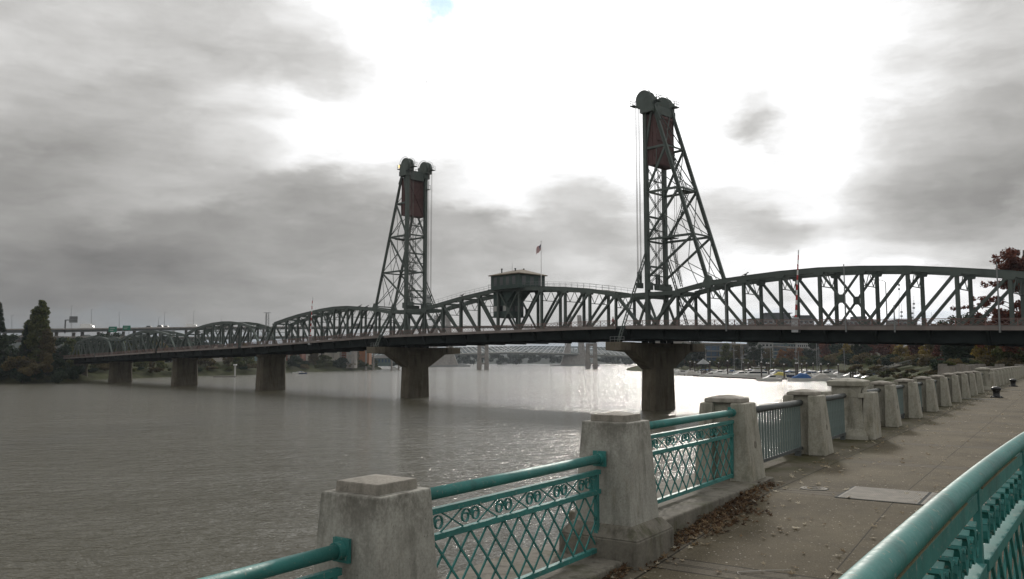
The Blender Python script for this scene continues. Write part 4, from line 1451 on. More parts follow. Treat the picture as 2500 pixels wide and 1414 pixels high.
# cantilever sign gantry
Yg = 540
gp = at(159, 803, Yg)
sg_ = thing('message_sign', 'overhead message sign on a cantilever gantry above the left end of the freeway', 'message sign', (gp.x, Yg, gp.z))
m = MB()
tp = at(159, 780.5, Yg)
m.box(gp.x - .35, gp.x + .35, Yg - .35, Yg + .35, gp.z - 3, tp.z)
m.beam((gp.x, Yg, tp.z - .3), (at(189, 781, Yg).x, Yg, tp.z - .3), .5, .6)
m.build('gantry_frame', M['b_dark'], sg_)
a_, b_2 = at(170, 788, Yg), at(191, 772.5, Yg)
m = MB()
m.box(a_.x, b_2.x, Yg - .7, Yg - .3, a_.z, b_2.z)
m.build('sign_cabinet', M['galv'], sg_)
for k in range(4):
    m = MB()
    z = a_.z + (b_2.z - a_.z) * (k + .5) / 4
    m.box(a_.x + .3, b_2.x - .3, Yg - .78, Yg - .7, z - .32, z + .18)
    m.build('louvre_panel', M['b_dark'], sg_)

def far_lamp(px, y_top, Y=None):
    _, Yt, py = path_at(UP, px)
    b, t = at(px, py + 2, Yt), at(px, y_top, Yt)
    root = thing('street_lamp', '', 'street lamp', b, group='tall lamp masts along the freeway')
    m = MB()
    m.tube(b, t, .20, .09, n=6)
    m.build('pole', M['galv'], root)
    m = MB()
    m.beam(t, t + Vector((1.6, 0, .1)), .35, .14)
    m.build('lamp_arm', M['galv'], root)
    return root
number_left_to_right([far_lamp(px, y) for px, y in ((29, 770), (174, 747), (223, 756), (291, 764), (402, 762), (473, 760), (387, 776), (540, 772))],
                     'thin tall lamp mast on the freeway, {} of eight')
def lattice_mast(label, px, y_top, Y, w=1.6, n=9):
    t = at(px, y_top, Y)
    b = at(px, 824, Y)
    root = thing('lattice_mast', label, 'lattice mast', (b.x, Y, b.z))
    m = MB()
    for sx in (-1, 1):
        for sy in (-1, 1):
            m.beam((b.x + sx * w / 2, Y + sy * w / 2, b.z - 8), (t.x + sx * w * .4, Y + sy * w * .4, t.z), .16, .16)
    for k in range(n):
        z0, z1 = b.z + (t.z - b.z) * k / n, b.z + (t.z - b.z) * (k + 1) / n
        m.beam((b.x - w / 2, Y - w / 2, z0), (b.x + w / 2, Y - w / 2, z1), .09, .09)
        m.beam((b.x + w / 2, Y - w / 2, z0), (b.x - w / 2, Y - w / 2, z1), .09, .09)
        m.beam((b.x - w / 2, Y - w / 2, z1), (b.x + w / 2, Y - w / 2, z1), .09, .09)
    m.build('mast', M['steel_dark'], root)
    m = MB()
    m.beam((t.x - w * 1.1, Y, t.z + .1), (t.x + w * 1.1, Y, t.z + .1), 1.6, .2)
    m.build('head_frame', M['steel_dark'], root)
lattice_mast('lattice mast with square head far behind the gap between two arched spans', 653, 764, 620, 2.4)
# ------------------------------------------------------------------ cable stayed bridge and the arched deck bridge farther off
cs = thing('cable_stayed_bridge', 'pale cable stayed bridge far upriver below the lift span', 'cable stayed bridge', at(1403, 893, 1560))
def cs_deck(px):
    return path_at([(700, 1300, 876), (1078, 1330, 866), (1240, 1450, 861), (1403, 1560, 865), (1560, 1640, 871), (1800, 1750, 880)], px)
pts = []
for px in range(700, 1801, 40):
    _, Y, py = cs_deck(px)
    q = at(px, py, Y)
    pts.append(((q.x, q.y), q.z))
viaduct_deck(cs, pts, 20, 1, 'deck', M['b_pale'], 1.2, 2.2)
for px, Y, ybase in ((1078, 1330, 895), (1403, 1560, 893)):
    m = MB()
    q = at(px, ybase, Y)
    top = at(px, 770, Y)
    dk = at(px, cs_deck(px)[2], Y)
    for sg in (-1, 1):
        m.hexa([(q.x + sg * 14 - 6, Y - 7, dk.z), (q.x + sg * 14 + 6, Y - 7, dk.z), (q.x + sg * 14 + 6, Y + 7, dk.z), (q.x + sg * 14 - 6, Y + 7, dk.z),
                (q.x + sg * 9 - 3.5, Y - 4, top.z), (q.x + sg * 9 + 3.5, Y - 4, top.z), (q.x + sg * 9 + 3.5, Y + 4, top.z), (q.x + sg * 9 - 3.5, Y + 4, top.z)])
    m.hexa([(q.x - 27, Y - 9, WATER_Z + 2), (q.x + 27, Y - 9, WATER_Z + 2), (q.x + 27, Y + 9, WATER_Z + 2), (q.x - 27, Y + 9, WATER_Z + 2),
            (q.x - 20, Y - 7, dk.z), (q.x + 20, Y - 7, dk.z), (q.x + 20, Y + 7, dk.z), (q.x - 20, Y + 7, dk.z)])
    m.build('pylon', M['farconc'], cs)
    m = MB()
    m.box(q.x - 46, q.x + 46, Y - 14, Y + 14, WATER_Z - 1, WATER_Z + 2.2)
    m.build('footing', M['b_grey'], cs)
    for side in (-1, 1):
        for k in range(1, 15):
            pxd = px + side * (18 + k * 12)
            _, Yd, pyd = cs_deck(pxd)
            e = at(pxd, pyd, Yd)
            for off in (-1,):
                m = MB()
                m.tube(Vector((q.x + side * 9, Y + off * 4, top.z - (14 - k) * 3.0)), e + Vector((0, off * 8, 1)), .55, n=4)
                m.build('stay_cable', M['cable_w'], cs)
ri = thing('arch_deck_bridge', 'grey green deck truss bridge far upriver, behind the cable stayed bridge', 'road bridge', at(1226, 887, 2150))
pts, Yr = [], 2150
def ri_top(px):
    return path_at([(600, 0, 862), (1000, 0, 851), (1100, 0, 849.5), (1290, 0, 846.5), (1420, 0, 847.5), (1600, 0, 853), (1900, 0, 862)], px)[2]
for px in range(600, 1901, 50):
    q = at(px, ri_top(px), Yr)
    pts.append(((q.x, q.y), q.z))
viaduct_deck(ri, pts, 16, 1, 'deck', M['b_teal'], 1.5, 2.0)
for a, b in ((900, 1127), (1127, 1226), (1226, 1400), (1400, 1560)):
    m = MB()
    n = 14
    for k in range(n):
        x0, x1 = a + (b - a) * k / n, a + (b - a) * (k + 1) / n
        def low(px):
            u = (px - a) / (b - a)
            return ri_top(px) + 4 + 13 * (2 * u - 1) ** 2
        p0, p1 = at(x0, low(x0), Yr), at(x1, low(x1), Yr)
        q0, q1 = at(x0, ri_top(x0) + 1, Yr), at(x1, ri_top(x1) + 1, Yr)
        m.beam(p0, p1, 4, 1.6)
        m.beam(q0 if k % 2 else p0, p1 if k % 2 else q1, 3, 1.1)
        m.beam(p0, q0, 3, 1.0, (1, 0, 0))
    m.build('deck_truss', M['b_teal'], ri)
for px in (1127, 1226, 1400):
    q = at(px, 888, Yr)
    m = MB()
    m.taper(9, 10, 6, 9, WATER_Z - 1, at(px, ri_top(px) + 16, Yr).z, q.x, Yr)
    m.box(q.x - 14, q.x + 14, Yr - 13, Yr + 13, WATER_Z - 1, WATER_Z + 7)
    m.build('pier', M['b_grey'], ri)

# ------------------------------------------------------------------ buildings
def window_grid(root, x0, x1, z0, z1, Y, cols, rows, mat, fw=.6, fh=.55, depth=.25):
    base = None
    dx, dz = (x1 - x0) / cols, (z1 - z0) / rows
    for i in range(cols):
        for k in range(rows):
            cx, cz = x0 + dx * (i + .5), z0 + dz * (k + .5)
            if base is None:
                m = MB()
                hw, hh = dx * fw / 2, dz * fh / 2
                m.box(-hw, hw, -depth, .05, -hh, hh)
                base = m.build('window', mat, None)
                o = base
            else:
                o = base.copy()
                C.objects.link(o)
            o.parent = root
            o.location = Vector((cx, Y, cz)) - root.location
def building(label, px0, px1, ytop, Y, wall, name='apartment_building', cols=6, rows=5, glass='glass_b', roof='flat', z0=0.0, fw=.6, fh=.5, cat='building', depth=16, bands=True, group=None):
    x0, x1 = (px0 - 1250) / 2000 * Y, (px1 - 1250) / 2000 * Y
    zt = at(px0, ytop, Y).z
    root = thing(name, label, cat, ((x0 + x1) / 2, Y, z0), group=group)
    m = MB()
    m.box(x0, x1, Y, Y + depth, z0 - 2, zt)
    m.build('wall', M[wall], root)
    if bands:
        for k in range(1, rows):
            m = MB()
            z = z0 + (zt - z0) * k / rows
            m.box(x0 - .25, x1 + .25, Y - .5, Y - .003, z - .35, z + .12)
            m.build('balcony_band', M['b_pale'] if wall != 'b_pale' else M['b_grey'], root)
    window_grid(root, x0 + .4, x1 - .4, z0 + .4, zt - .4, Y, cols, rows, M[glass], fw, fh)
    m = MB()
    if roof == 'flat':
        m.box(x0 - .5, x1 + .5, Y - .6, Y + depth + .5, zt, zt + .7)
        m.build('roof', M['slate'], root)
    elif roof == 'gable':
        n = max(1, round((x1 - x0) / 9))
        for i in range(n):
            a, b = x0 + (x1 - x0) * i / n, x0 + (x1 - x0) * (i + 1) / n
            m.prism([(a - .2, zt), (b + .2, zt), ((a + b) / 2, zt + (b - a) * .55)], (0, Y - .5, 0), (1, 0, 0), (0, 0, 1), (0, depth, 0))
        m.build('roof', M['slate'], root)
    return root, x0, x1, zt
# right bank, behind the marina
building('dark low block with a blue glass front, behind the pavilion', 1690, 1765, 842, 720, 'b_dark', cols=5, rows=3, glass='glass_b', fw=.85, fh=.7)
building('grey low block with pale balconies, just right of the blue glass block', 1766, 1826, 845, 700, 'b_grey', cols=4, rows=4, glass='glass')
building('pale grey apartment block with white balcony grid, behind the middle of the marina', 1848, 1886, 828, 690, 'b_pale', cols=4, rows=6, glass='glass', fw=.62)
building('teal apartment block right of the pale balcony grid block', 1887, 1920, 830, 694, 'b_teal', cols=4, rows=6, glass='glass_b')
building('teal apartment block with pale floor bands, second teal one from the left', 1921, 1943, 829, 688, 'b_teal', cols=3, rows=6, glass='glass')
building('pale apartment tower with dark window triplets, between teal blocks', 1944, 1976, 830, 684, 'b_pale', cols=6, rows=6, glass='glass', fw=.6)
building('dull teal block at the right end of the marina apartments', 1977, 2010, 831, 690, 'b_teal', cols=4, rows=6, glass='glass_b', bands=False)
building('blue glass block at the far right end of the marina apartments', 2011, 2030, 829, 700, 'b_dark', cols=4, rows=6, glass='glass_b', fw=.8)
r_, xa, xb, zt = building('wide stepped apartment block rising above the bridge deck, left of the gate arm', 1838, 1988, 779, 780, 'b_grey', cols=12, rows=9, glass='glass', fw=.6)
m = MB()
qa, qb = at(1868, 766, 792), at(1926, 766, 792)
m.box(qa.x, qb.x, 788, 800, zt + .7, qa.z)
m.box(qa.x - 1.5, qb.x + 1.5, 786, 802, qa.z, qa.z + .6)
qa, qb = at(1945, 772, 792), at(1978, 772, 792)
m.box(qa.x, qb.x, 788, 800, zt + .7, qa.z)
m.box(qa.x - 1.5, qb.x + 1.5, 786, 802, qa.z, qa.z + .6)
m.build('penthouse', M['b_dark'], r_)
r_, xa, xb, zt = building('small stepped block above the deck near the crossed centre panel', 2062, 2150, 783, 780, 'b_grey', cols=8, rows=8, glass='glass')
m = MB()
qa, qb = at(2084, 773, 792), at(2112, 773, 792)
m.box(qa.x, qb.x, 788, 800, zt + .7, qa.z)
m.build('penthouse', M['b_dark'], r_)
building('pale beige flats glimpsed under the deck among red trees', 2084, 2136, 840, 560, 'farconc', cols=6, rows=4, glass='glass', bands=False, fw=.45, z0=.5)
building('row of pale gabled houses with slate roofs among yellow trees', 2168, 2240, 860, 420, 'cream', name='terraced_house', cols=9, rows=2, glass='glass', roof='gable', bands=False, fw=.4, z0=.5)
# masts and cranes seen through the right trusses
for i, (px, yt, wd) in enumerate(((2195, 676, 1.2), (2201, 742, 1.0), (2231, 722, 1.0), (2227, 745, 1.0), (2274, 762, 1.0))):
    Y = 520
    r_ = thing('antenna_mast', '', 'antenna mast', at(px, 800, Y), group='slim aerial masts behind the near truss span')
    m = MB()
    m.tube(at(px, 860, Y), at(px, yt + 12, Y), .22, .12, n=6)
    m.tube(at(px, yt + 12, Y), at(px, yt, Y), .07, n=5)
    m.build('mast', M['galv'], r_)
    m = MB()
    for y in (yt + 20, yt + 30):
        q = at(px, y, Y)
        m.box(q.x - .5, q.x + .5, Y - .5, Y + .5, q.z - .5, q.z + .5)
    m.build('aerial', M['galv'], r_)
number_left_to_right([o for o in C.objects if o.name.startswith('antenna_mast')], 'slim aerial mast seen through the near truss span, {} of five')
# small boxes the masts stand on
building('small plant building under the slim aerial masts', 2190, 2240, 783, 530, 'b_grey', cols=4, rows=6, glass='glass', bands=False)

# left bank
building('low red brick building at the waterside behind the first plain pier', 700, 738, 857, 760, 'brick', name='brick_building', cols=4, rows=2, glass='glass', bands=False, fw=.3, z0=2)
r_, xa, xb, zt = building('white colonnaded hall on the left bank', 749, 830, 854.5, 790, 'cream', name='riverside_hall', cols=3, rows=1, glass='glass', bands=False, fw=.30, fh=.62, z0=2)
for k in range(7):
    m = MB()
    x = xa + (xb - xa) * (.66 + .05 * k)
    m.box(x - .5, x + .5, 788.6, 789.9, 2, zt - 1.5)
    m.build('column', M['cream'], r_)
building('pink brick block right of the white colonnaded hall', 832, 846, 855, 800, 'brick', name='brick_building', cols=2, rows=4, glass='b_pale', bands=False, fw=.8, fh=.2, z0=2)
building('narrow pale tower block beside the pink brick block', 847, 866, 849, 770, 'farconc', name='concrete_tower', cols=1, rows=2, glass='b_grey', bands=False, fw=.3, z0=-3)
building('orange clad building left of the left tower pier', 876, 902, 848, 830, 'orange', name='orange_building', cols=2, rows=3, glass='b_dark', bands=False, fw=.12, fh=.2, z0=0)
r_ = thing('boathouse', 'green riverside boathouse with a slanting pale roof behind the left tower pier', 'boathouse', at(930, 895, 900))
xa, xb = at(898, 881, 900).x, at(962, 881, 900).x
m = MB()
m.box(xa, xb, 900, 918, -4, 4.6)
m.build('wall', M['b_teal'], r_)
m = MB()
m.prism([(xa - 2, 5.0), (xb + 2, 5.0), (xb - 3, 9.4), (xa + 8, 7.2)], (0, 898.5, 0), (1, 0, 0), (0, 0, 1), (0, 21, 0))
m.build('roof', M['alu'], r_)
for k in range(8):
    m = MB()
    x = xa + (xb - xa) * (k + .5) / 8
    m.box(x - 1.0, x + 1.0, 899.8, 900.1, 0, 3.6)
    m.build('window', M['glass_b'], r_)
for i, (a, b, yt, Y, wl, lab) in enumerate((
        (425, 470, 842, 640, 'b_dark', 'dark warehouse glimpsed through the smaller arched span'),
        (480, 520, 838, 660, 'b_grey', 'grey warehouse glimpsed through the smaller arched span, beside the dark one'),
        (522, 556, 845, 650, 'cream', 'pale warehouse glimpsed through the smaller arched span, right of the grey one'),
        (560, 625, 841, 690, 'b_teal', 'green grey warehouse behind the right end of the smaller arched span'),
        (310, 352, 843, 600, 'b_grey', 'grey shed glimpsed through the low arched span'),
        (360, 412, 838, 610, 'b_dark', 'dark shed with pale windows glimpsed through the low arched span'))):
    building(lab, a, b, yt, Y, wl, name='warehouse', cols=6, rows=3, glass='b_pale', bands=False, fw=.35, fh=.35, z0=1)

# ------------------------------------------------------------------ trees
def leaf_mass(mb, centres, n, size, rnd, flat=0.75):
    """n small leaf shapes spread through a set of (centre, radius) clumps."""
    tot = sum(r ** 2 for c, r in centres)
    for c, r in centres:
        k = max(6, int(n * r * r / tot))
        for _ in range(k):
            d = Vector((rnd.gauss(0, 1), rnd.gauss(0, 1), rnd.gauss(0, 1))).normalized()
            rr = r * rnd.random() ** .4
            p = Vector(c) + Vector((d.x * rr, d.y * rr, d.z * rr * flat))
            nrm = (d + Vector((rnd.gauss(0, .7), rnd.gauss(0, .7), rnd.gauss(0, .7)))).normalized()
            a, b = vperp(nrm, Vector((rnd.random(), rnd.random(), rnd.random() + .1)))
            s = size * rnd.uniform(.55, 1.3)
            a, b = a * s, b * s * .62
            mb.add([p - a, p - a * .2 + b, p + a, p - a * .1 - b], [(0, 1, 2, 3)])
TREE = {}
def tree_kind(key, h, w, mat, style='round', n=1500, size=.5, seed=0):
    rnd = random.Random(seed)
    tk = MB()
    th = h * (.30 if style != 'conifer' else .98)
    tk.path([(0, 0, -.6), (rnd.uniform(-.1, .1), 0, th * .5), (rnd.uniform(-.2, .2), .1, th), (rnd.uniform(-.3, .3), .2, h * (.8 if style != 'conifer' else .99))], h * .022 + .08, 7, .04)
    cl = []
    if style == 'round':
        for _ in range(30):
            a, u = rnd.uniform(0, 6.28), rnd.random() ** .5
            z = rnd.uniform(.14, .92)
            env = math.sin(max(.06, min(1, (z - .02) / .98)) * math.pi) ** .55
            cl.append((Vector((math.cos(a) * u * w * .40 * env, math.sin(a) * u * w * .40 * env, z * h)), w * rnd.uniform(.12, .21)))
        for k in range(7):
            a = k * .9 + rnd.random()
            z0 = h * rnd.uniform(.25, .4)
            tk.path([(0, 0, z0), (math.cos(a) * w * .2, math.sin(a) * w * .2, z0 + h * .2), (math.cos(a) * w * .36, math.sin(a) * w * .36, z0 + h * .34)], h * .009 + .03, 5, .02)
    elif style == 'poplar':
        for k in range(64):
            z = .05 + .94 * (k + rnd.random()) / 64
            env = (1 - .80 * max(0, (z - .25) / .75) ** 3.2) * (.62 + .38 * min(1, z / .25))
            a, u = rnd.uniform(0, 6.28), rnd.random() ** .4
            cl.append((Vector((math.cos(a) * u * w * .36 * env, math.sin(a) * u * w * .36 * env, z * h * .95)), w * rnd.uniform(.13, .20) * (.5 + .5 * env)))
    elif style == 'conifer':
        for k in range(30):
            z = .08 + .9 * k / 30
            env = 1 - z * .96
            for j in range(3):
                a = rnd.uniform(0, 6.28)
                cl.append((Vector((math.cos(a) * w * .32 * env, math.sin(a) * w * .32 * env, z * h)), w * .18 * env + .12))
    else:                                   # bush
        for _ in range(14):
            a, u = rnd.uniform(0, 6.28), rnd.random() ** .5
            z = rnd.uniform(.12, .78)
            cl.append((Vector((math.cos(a) * u * w * .42, math.sin(a) * u * w * .42, z * h * (1 - .35 * u))), w * rnd.uniform(.12, .2)))
    lv = MB()
    leaf_mass(lv, cl, n, size, rnd)
    t = tk.build('trunk', M['bark'], None)
    c = lv.build('crown', M[mat], None)
    TREE[key] = (t, c)
used_trees = set()
def plant(key, name, label, pos, scale=1.0, rot=None, group=None, cat='tree', sz=None):
    root = thing(name, label, cat, pos, rot if rot is not None else random.uniform(0, 6.28), group)
    root.scale = (scale, scale, scale * (sz or 1.0))
    for src in TREE[key]:
        if (key, src.name) in used_trees:
            o = src.copy()
            C.objects.link(o)
        else:
            used_trees.add((key, src.name))
            o = src
        o.parent = root
    return root
def ground_px(px, Y, z):
    return Vector(((px - 1250) / 2000 * Y, Y, z))
tree_kind('poplar', 26, 10.5, 'f_green', 'poplar', 12000, .50, 1)
tree_kind('poplar_y', 20, 9, 'f_brown', 'poplar', 6500, .46, 2)
tree_kind('conifer', 24, 9.5, 'f_dark', 'conifer', 4200, .55, 3)
tree_kind('bush_o', 9, 11, 'f_brown', 'bush', 2600, .42, 4)
tree_kind('bush_g', 6, 9, 'f_green', 'bush', 1800, .42, 5)
tree_kind('bush_d', 6, 10, 'f_dark', 'bush', 1800, .45, 6)
tree_kind('round_o', 13, 11, 'f_orange', 'round', 2600, .5, 7)
tree_kind('round_y', 12, 10, 'f_yellow', 'round', 2600, .5, 8)
tree_kind('round_g', 14, 12, 'f_green', 'round', 2800, .55, 9)
tree_kind('round_d', 16, 13, 'f_dark', 'round', 3000, .6, 10)
tree_kind('round_b', 14, 12, 'f_brown', 'round', 2800, .55, 11)
tree_kind('round_r', 13, 11, 'f_red', 'round', 2600, .5, 12)
# left bank group
plant('poplar', 'poplar_tree', 'tallest poplar in the clump left of the truss bridge', ground_px(98, 350, .5), 1.08)
plant('poplar', 'poplar_tree', 'poplar with a slightly lower top, left half of the clump on the left bank', ground_px(77, 356, .5), .84)
plant('poplar_y', 'poplar_tree', 'olive yellow poplar at the right side of the clump on the left bank', ground_px(118, 346, 0), .80)
plant('conifer', 'conifer_tree', 'small pointed conifer at the left foot of the poplar clump', ground_px(64, 352, 0), .74)
plant('conifer', 'conifer_tree', 'tall dark conifer cut off by the left edge', ground_px(-2, 350, .5), 1.12)
plant('bush_o', 'shrub', 'large olive brown shrub in front of the poplars', ground_px(48, 338, -2), 1.05, cat='shrub')
plant('bush_o', 'shrub', 'olive brown shrub low in front of the poplars, right of the larger one', ground_px(78, 334, -4), .9, cat='shrub')
plant('poplar_y', 'poplar_tree', 'short drooping olive tree right of the poplars, reaching the bridge end', ground_px(122, 340, -3), .52, sz=.8)
sh = []
for i, px in enumerate((-20, 8, 36, 62, 92, 118, 146, 172, 190)):
    sh.append(plant('bush_d', 'shrub', '', ground_px(px, 333 + (i % 3) * 6, -6.6 + (i % 3) * 1.2), .85 + .1 * (i % 2), group='dark shrubs along the left waterline', cat='shrub'))
number_left_to_right(sh, 'dark shrub at the left waterline below the poplars, {} of nine')
sh = []
for px, Y, k, s in ((-10, 348, 'bush_d', 1.5), (30, 350, 'bush_d', 1.4), (148, 352, 'bush_d', .9), (168, 358, 'bush_g', .8), (140, 372, 'round_d', .6), (20, 375, 'round_d', 1.0)):
    sh.append(plant(k, 'shrub', '', ground_px(px, Y, -1.5), s, group='dense shrubs behind the left waterline', cat='shrub'))
number_left_to_right(sh, 'dense growth behind the left waterline shrubs, {} of six')
lb = []
for i, px in enumerate((232, 258, 350, 372, 398, 505, 528, 560, 585, 603, 618, 716, 742, 768, 792, 815, 838, 862, 884, 906)):
    _, Y = path_at([(200, 420), (240, 415), (400, 470), (500, 520), (620, 555), (730, 690), (850, 770), (940, 900)], px)
    k = ('bush_g', 'bush_o', 'bush_g', 'round_b')[i % 4] if px < 650 else ('bush_d', 'round_b', 'bush_g', 'bush_d')[i % 4]
    lb.append(plant(k, 'shrub', '', ground_px(px, Y + 10, -3.5 + (i % 3)), (.9 + .25 * (i % 3)) * Y / 560 * (.62 if 'round' in k else 1), group='shrubs on the far left embankment', cat='shrub'))
number_left_to_right(lb, 'green shrub on the embankment beyond the river piers, {} of twenty')
plant('round_g', 'broadleaf_tree', 'broad green tree on the embankment left of the first plain pier', ground_px(604, 575, -1), 1.05)
plant('round_y', 'broadleaf_tree', 'small yellowing tree in front of the white hall', ground_px(790, 765, -1), .62)
lt = []
for px, Y, k, s in ((250, 470, 'round_d', 1.2), (300, 480, 'round_g', 1.1), (345, 500, 'round_d', 1.2), (395, 520, 'round_b', 1.0), (455, 560, 'round_d', 1.1), (205, 440, 'round_d', 1.2), (175, 425, 'round_g', 1.3), (228, 430, 'round_d', 1.0), (270, 500, 'round_d', 1.3), (325, 520, 'round_g', 1.2), (150, 400, 'round_d', 1.2), (192, 470, 'round_d', 1.4), (420, 560, 'round_d', 1.3), (375, 540, 'round_g', 1.3), (285, 540, 'round_b', 1.3), (490, 600, 'round_d', 1.2)):
    lt.append(plant(k, 'broadleaf_tree', '', ground_px(px, Y, 0), s * (.72 if px < 240 else .95), group='dark trees behind the low arched spans'))
number_left_to_right(lt, 'dark tree glimpsed through the low arched spans, {} of sixteen')

# right bank trees
rt = []
for px, Y, k, s in ((1670, 640, 'round_d', 1.0), (1702, 650, 'round_d', 1.1), (1770, 640, 'round_g', 1.05), (1800, 650, 'round_b', 1.0), (1838, 650, 'round_d', 1.2), (1873, 655, 'round_b', .8),
                    (1906, 650, 'round_o', .78), (1928, 645, 'round_o', .85), (1952, 650, 'round_o', .9), (1978, 640, 'round_d', 1.0), (2000, 620, 'round_d', 1.1)):
    rt.append(plant(k, 'broadleaf_tree', '', ground_px(px, Y, .5), s, group='trees between the marina and the apartments'))
number_left_to_right(rt, 'tree between the marina and the apartment blocks, {} of eleven')
rt = []
for px, Y, k, s in ((2022, 560, 'round_r', 1.35), (2052, 520, 'round_d', 1.15), (2066, 500, 'round_y', 1.0), (2100, 430, 'round_d', 1.0), (2118, 440, 'round_r', .95), (2150, 400, 'round_r', 1.05), (2168, 420, 'round_o', .95),
                    (2195, 380, 'round_y', .75), (2220, 375, 'round_y', .72), (2244, 360, 'round_r', 1.0), (2268, 330, 'round_y', .85), (2288, 320, 'round_b', 1.1)):
    rt.append(plant(k, 'broadleaf_tree', '', ground_px(px, Y, .8), s, group='autumn trees above the grassy bank'))
number_left_to_right(rt, 'autumn tree above the grassy bank under the near span, {} of twelve')
rt = []
for px, Y, k, s in ((2306, 240, 'round_r', .72), (2330, 215, 'round_d', .80), (2362, 205, 'round_d', .85), (2390, 210, 'round_g', .80), (2412, 190, 'round_y', .74), (2440, 200, 'round_y', .80), (2470, 180, 'round_g', .78), (2500, 185, 'round_d', .85), (2530, 180, 'round_d', .9), (2378, 235, 'round_d', 1.0), (2452, 230, 'round_d', 1.0), (2486, 220, 'round_b', 1.0)):
    rt.append(plant(k, 'broadleaf_tree', '', ground_px(px, Y, .1), s, group='trees under the right end of the bridge'))
number_left_to_right(rt, 'tree under the right end of the truss bridge, {} of twelve')

# undergrowth
sh = []
rnd = random.Random(44)
for i in range(22):
    px = 1664 + i * 17 + rnd.uniform(-5, 5)
    Y = path_at([(1660, 668), (1750, 655), (1900, 640), (2000, 610), (2040, 570)], px)[1]
    sh.append(plant(('bush_d', 'bush_g', 'bush_o', 'bush_d')[i % 4], 'shrub', '', ground_px(px, Y - 6, -3.5 + (i % 2) * 2.0), rnd.uniform(1.0, 1.5), group='shrubs on the bank behind the marina', cat='shrub'))
number_left_to_right(sh, 'shrub on the bank behind the marina boats, {} of twenty-two')
sh = []
for i in range(20):
    px = 2028 + i * 15 + rnd.uniform(-4, 4)
    Y = path_at([(2020, 540), (2100, 415), (2200, 360), (2300, 255), (2340, 225)], px)[1]
    sh.append(plant(('bush_d', 'bush_o', 'bush_g', 'bush_d', 'bush_o')[i % 5], 'shrub', '', ground_px(px, Y - 5, .2), rnd.uniform(.75, 1.1) * Y / 400, group='shrubs under the autumn trees', cat='shrub'))
number_left_to_right(sh, 'shrub at the foot of the autumn trees, {} of twenty')
sh = []
for i in range(14):
    px = 2292 + i * 16 + rnd.uniform(-4, 4)
    Y = 178 + rnd.uniform(-6, 10)
    sh.append(plant(('bush_d', 'bush_g', 'bush_d', 'bush_o')[i % 4], 'shrub', '', ground_px(px, Y, -.1), rnd.uniform(.38, .6), group='shrubs under the bridge end', cat='shrub'))
number_left_to_right(sh, 'shrub behind the far parapet under the bridge end, {} of fourteen')
sh = []
for i in range(16):
    px = 2060 + i * 15 + rnd.uniform(-6, 6)
    Y = path_at([(2050, 400), (2150, 300), (2250, 235), (2310, 200)], px)[1]
    sh.append(plant(('bush_o', 'bush_g', 'bush_o')[i % 3], 'shrub', '', ground_px(px, Y, -4.2 + (i % 3) * 1.1), rnd.uniform(.35, .62), group='low growth on the grassy slope', cat='shrub', sz=.7))
number_left_to_right(sh, 'low scrub on the grassy slope by the gangway, {} of sixteen')
sh = []
for i in range(26):
    px = 205 + i * 30 + rnd.uniform(-9, 9)
    if 500 < px < 520:
        px += 20
    Y = path_at([(200, 400), (240, 402), (400, 455), (500, 505), (620, 538), (730, 672), (850, 750), (960, 890)], px)[1]
    sh.append(plant(('bush_g', 'bush_d', 'bush_o', 'bush_g')[i % 4], 'shrub', '', ground_px(px, Y + 12, -4.6 + (i % 3) * .8), rnd.uniform(.5, .85) * Y / 500, group='low scrub along the far left waterline', cat='shrub', sz=.75))
number_left_to_right(sh, 'low scrub along the waterline beyond the river piers, {} of twenty-six')

# big red leaved tree at the right edge: built on its own, long limbs with hanging clusters
rnd = random.Random(21)
base = Vector((94.0, 150, .2))
t_ = thing('red_oak_tree', 'large red leaved tree rising behind the bridge at the right edge', 'tree', base)
tk = MB()
tk.path([base + Vector((0, 0, -.6)), base + Vector((.2, 0, 6)), base + Vector((-.2, .2, 12)), base + Vector((.4, 0, 22))], .42, 9, .12)
cl = []
for k in range(70):
    a = rnd.uniform(0, 6.28)
    z = rnd.uniform(4, 21.5)
    reach = rnd.uniform(2.0, 8.0) * math.sin(min(1, (z - 1) / 24.5) * math.pi) ** .5
    tip = base + Vector((math.cos(a) * reach, math.sin(a) * reach, z + rnd.uniform(-.5, 1.2)))
    mid = base + Vector((math.cos(a) * reach * .5, math.sin(a) * reach * .5, z - .4))
    tk.path([base + Vector((0, 0, max(2.5, z - 2.5))), mid, tip], .10, 5, .02)
    for _ in range(4):
        c = mid.lerp(tip, rnd.uniform(.1, 1.05)) + Vector((rnd.uniform(-.9, .9), rnd.uniform(-.9, .9), rnd.uniform(-.8, .8)))
        cl.append((c, rnd.uniform(.55, 1.35)))
for tipx, tipz, n in ((-13.0, 11.6, 5), (-8.5, 13.0, 4), (-9.5, 10.0, 4), (-7.0, 15.8, 4), (-12.2, 8.8, 4), (-6.0, 18.0, 3), (-8.0, 7.2, 4), (-10.5, 5.2, 4)):
    tip = base + Vector((tipx, rnd.uniform(-1, 1), tipz))
    mid = base + Vector((tipx * .5, 0, tipz - .2))
    tk.path([base + Vector((0, 0, tipz - 2)), mid, tip], .12, 5, .02)
    for k in range(n):
        c = mid.lerp(tip, .25 + .75 * (k + 1) / n) + Vector((rnd.uniform(-.3, .3), rnd.uniform(-.5, .5), rnd.uniform(-.5, .2)))
        cl.append((c, rnd.uniform(.45, .8)))
tk.build('trunk', M['bark'], t_)
lv = MB()
leaf_mass(lv, cl, 24000, .27, rnd, .8)
lv.build('crown', M['f_red'], t_)

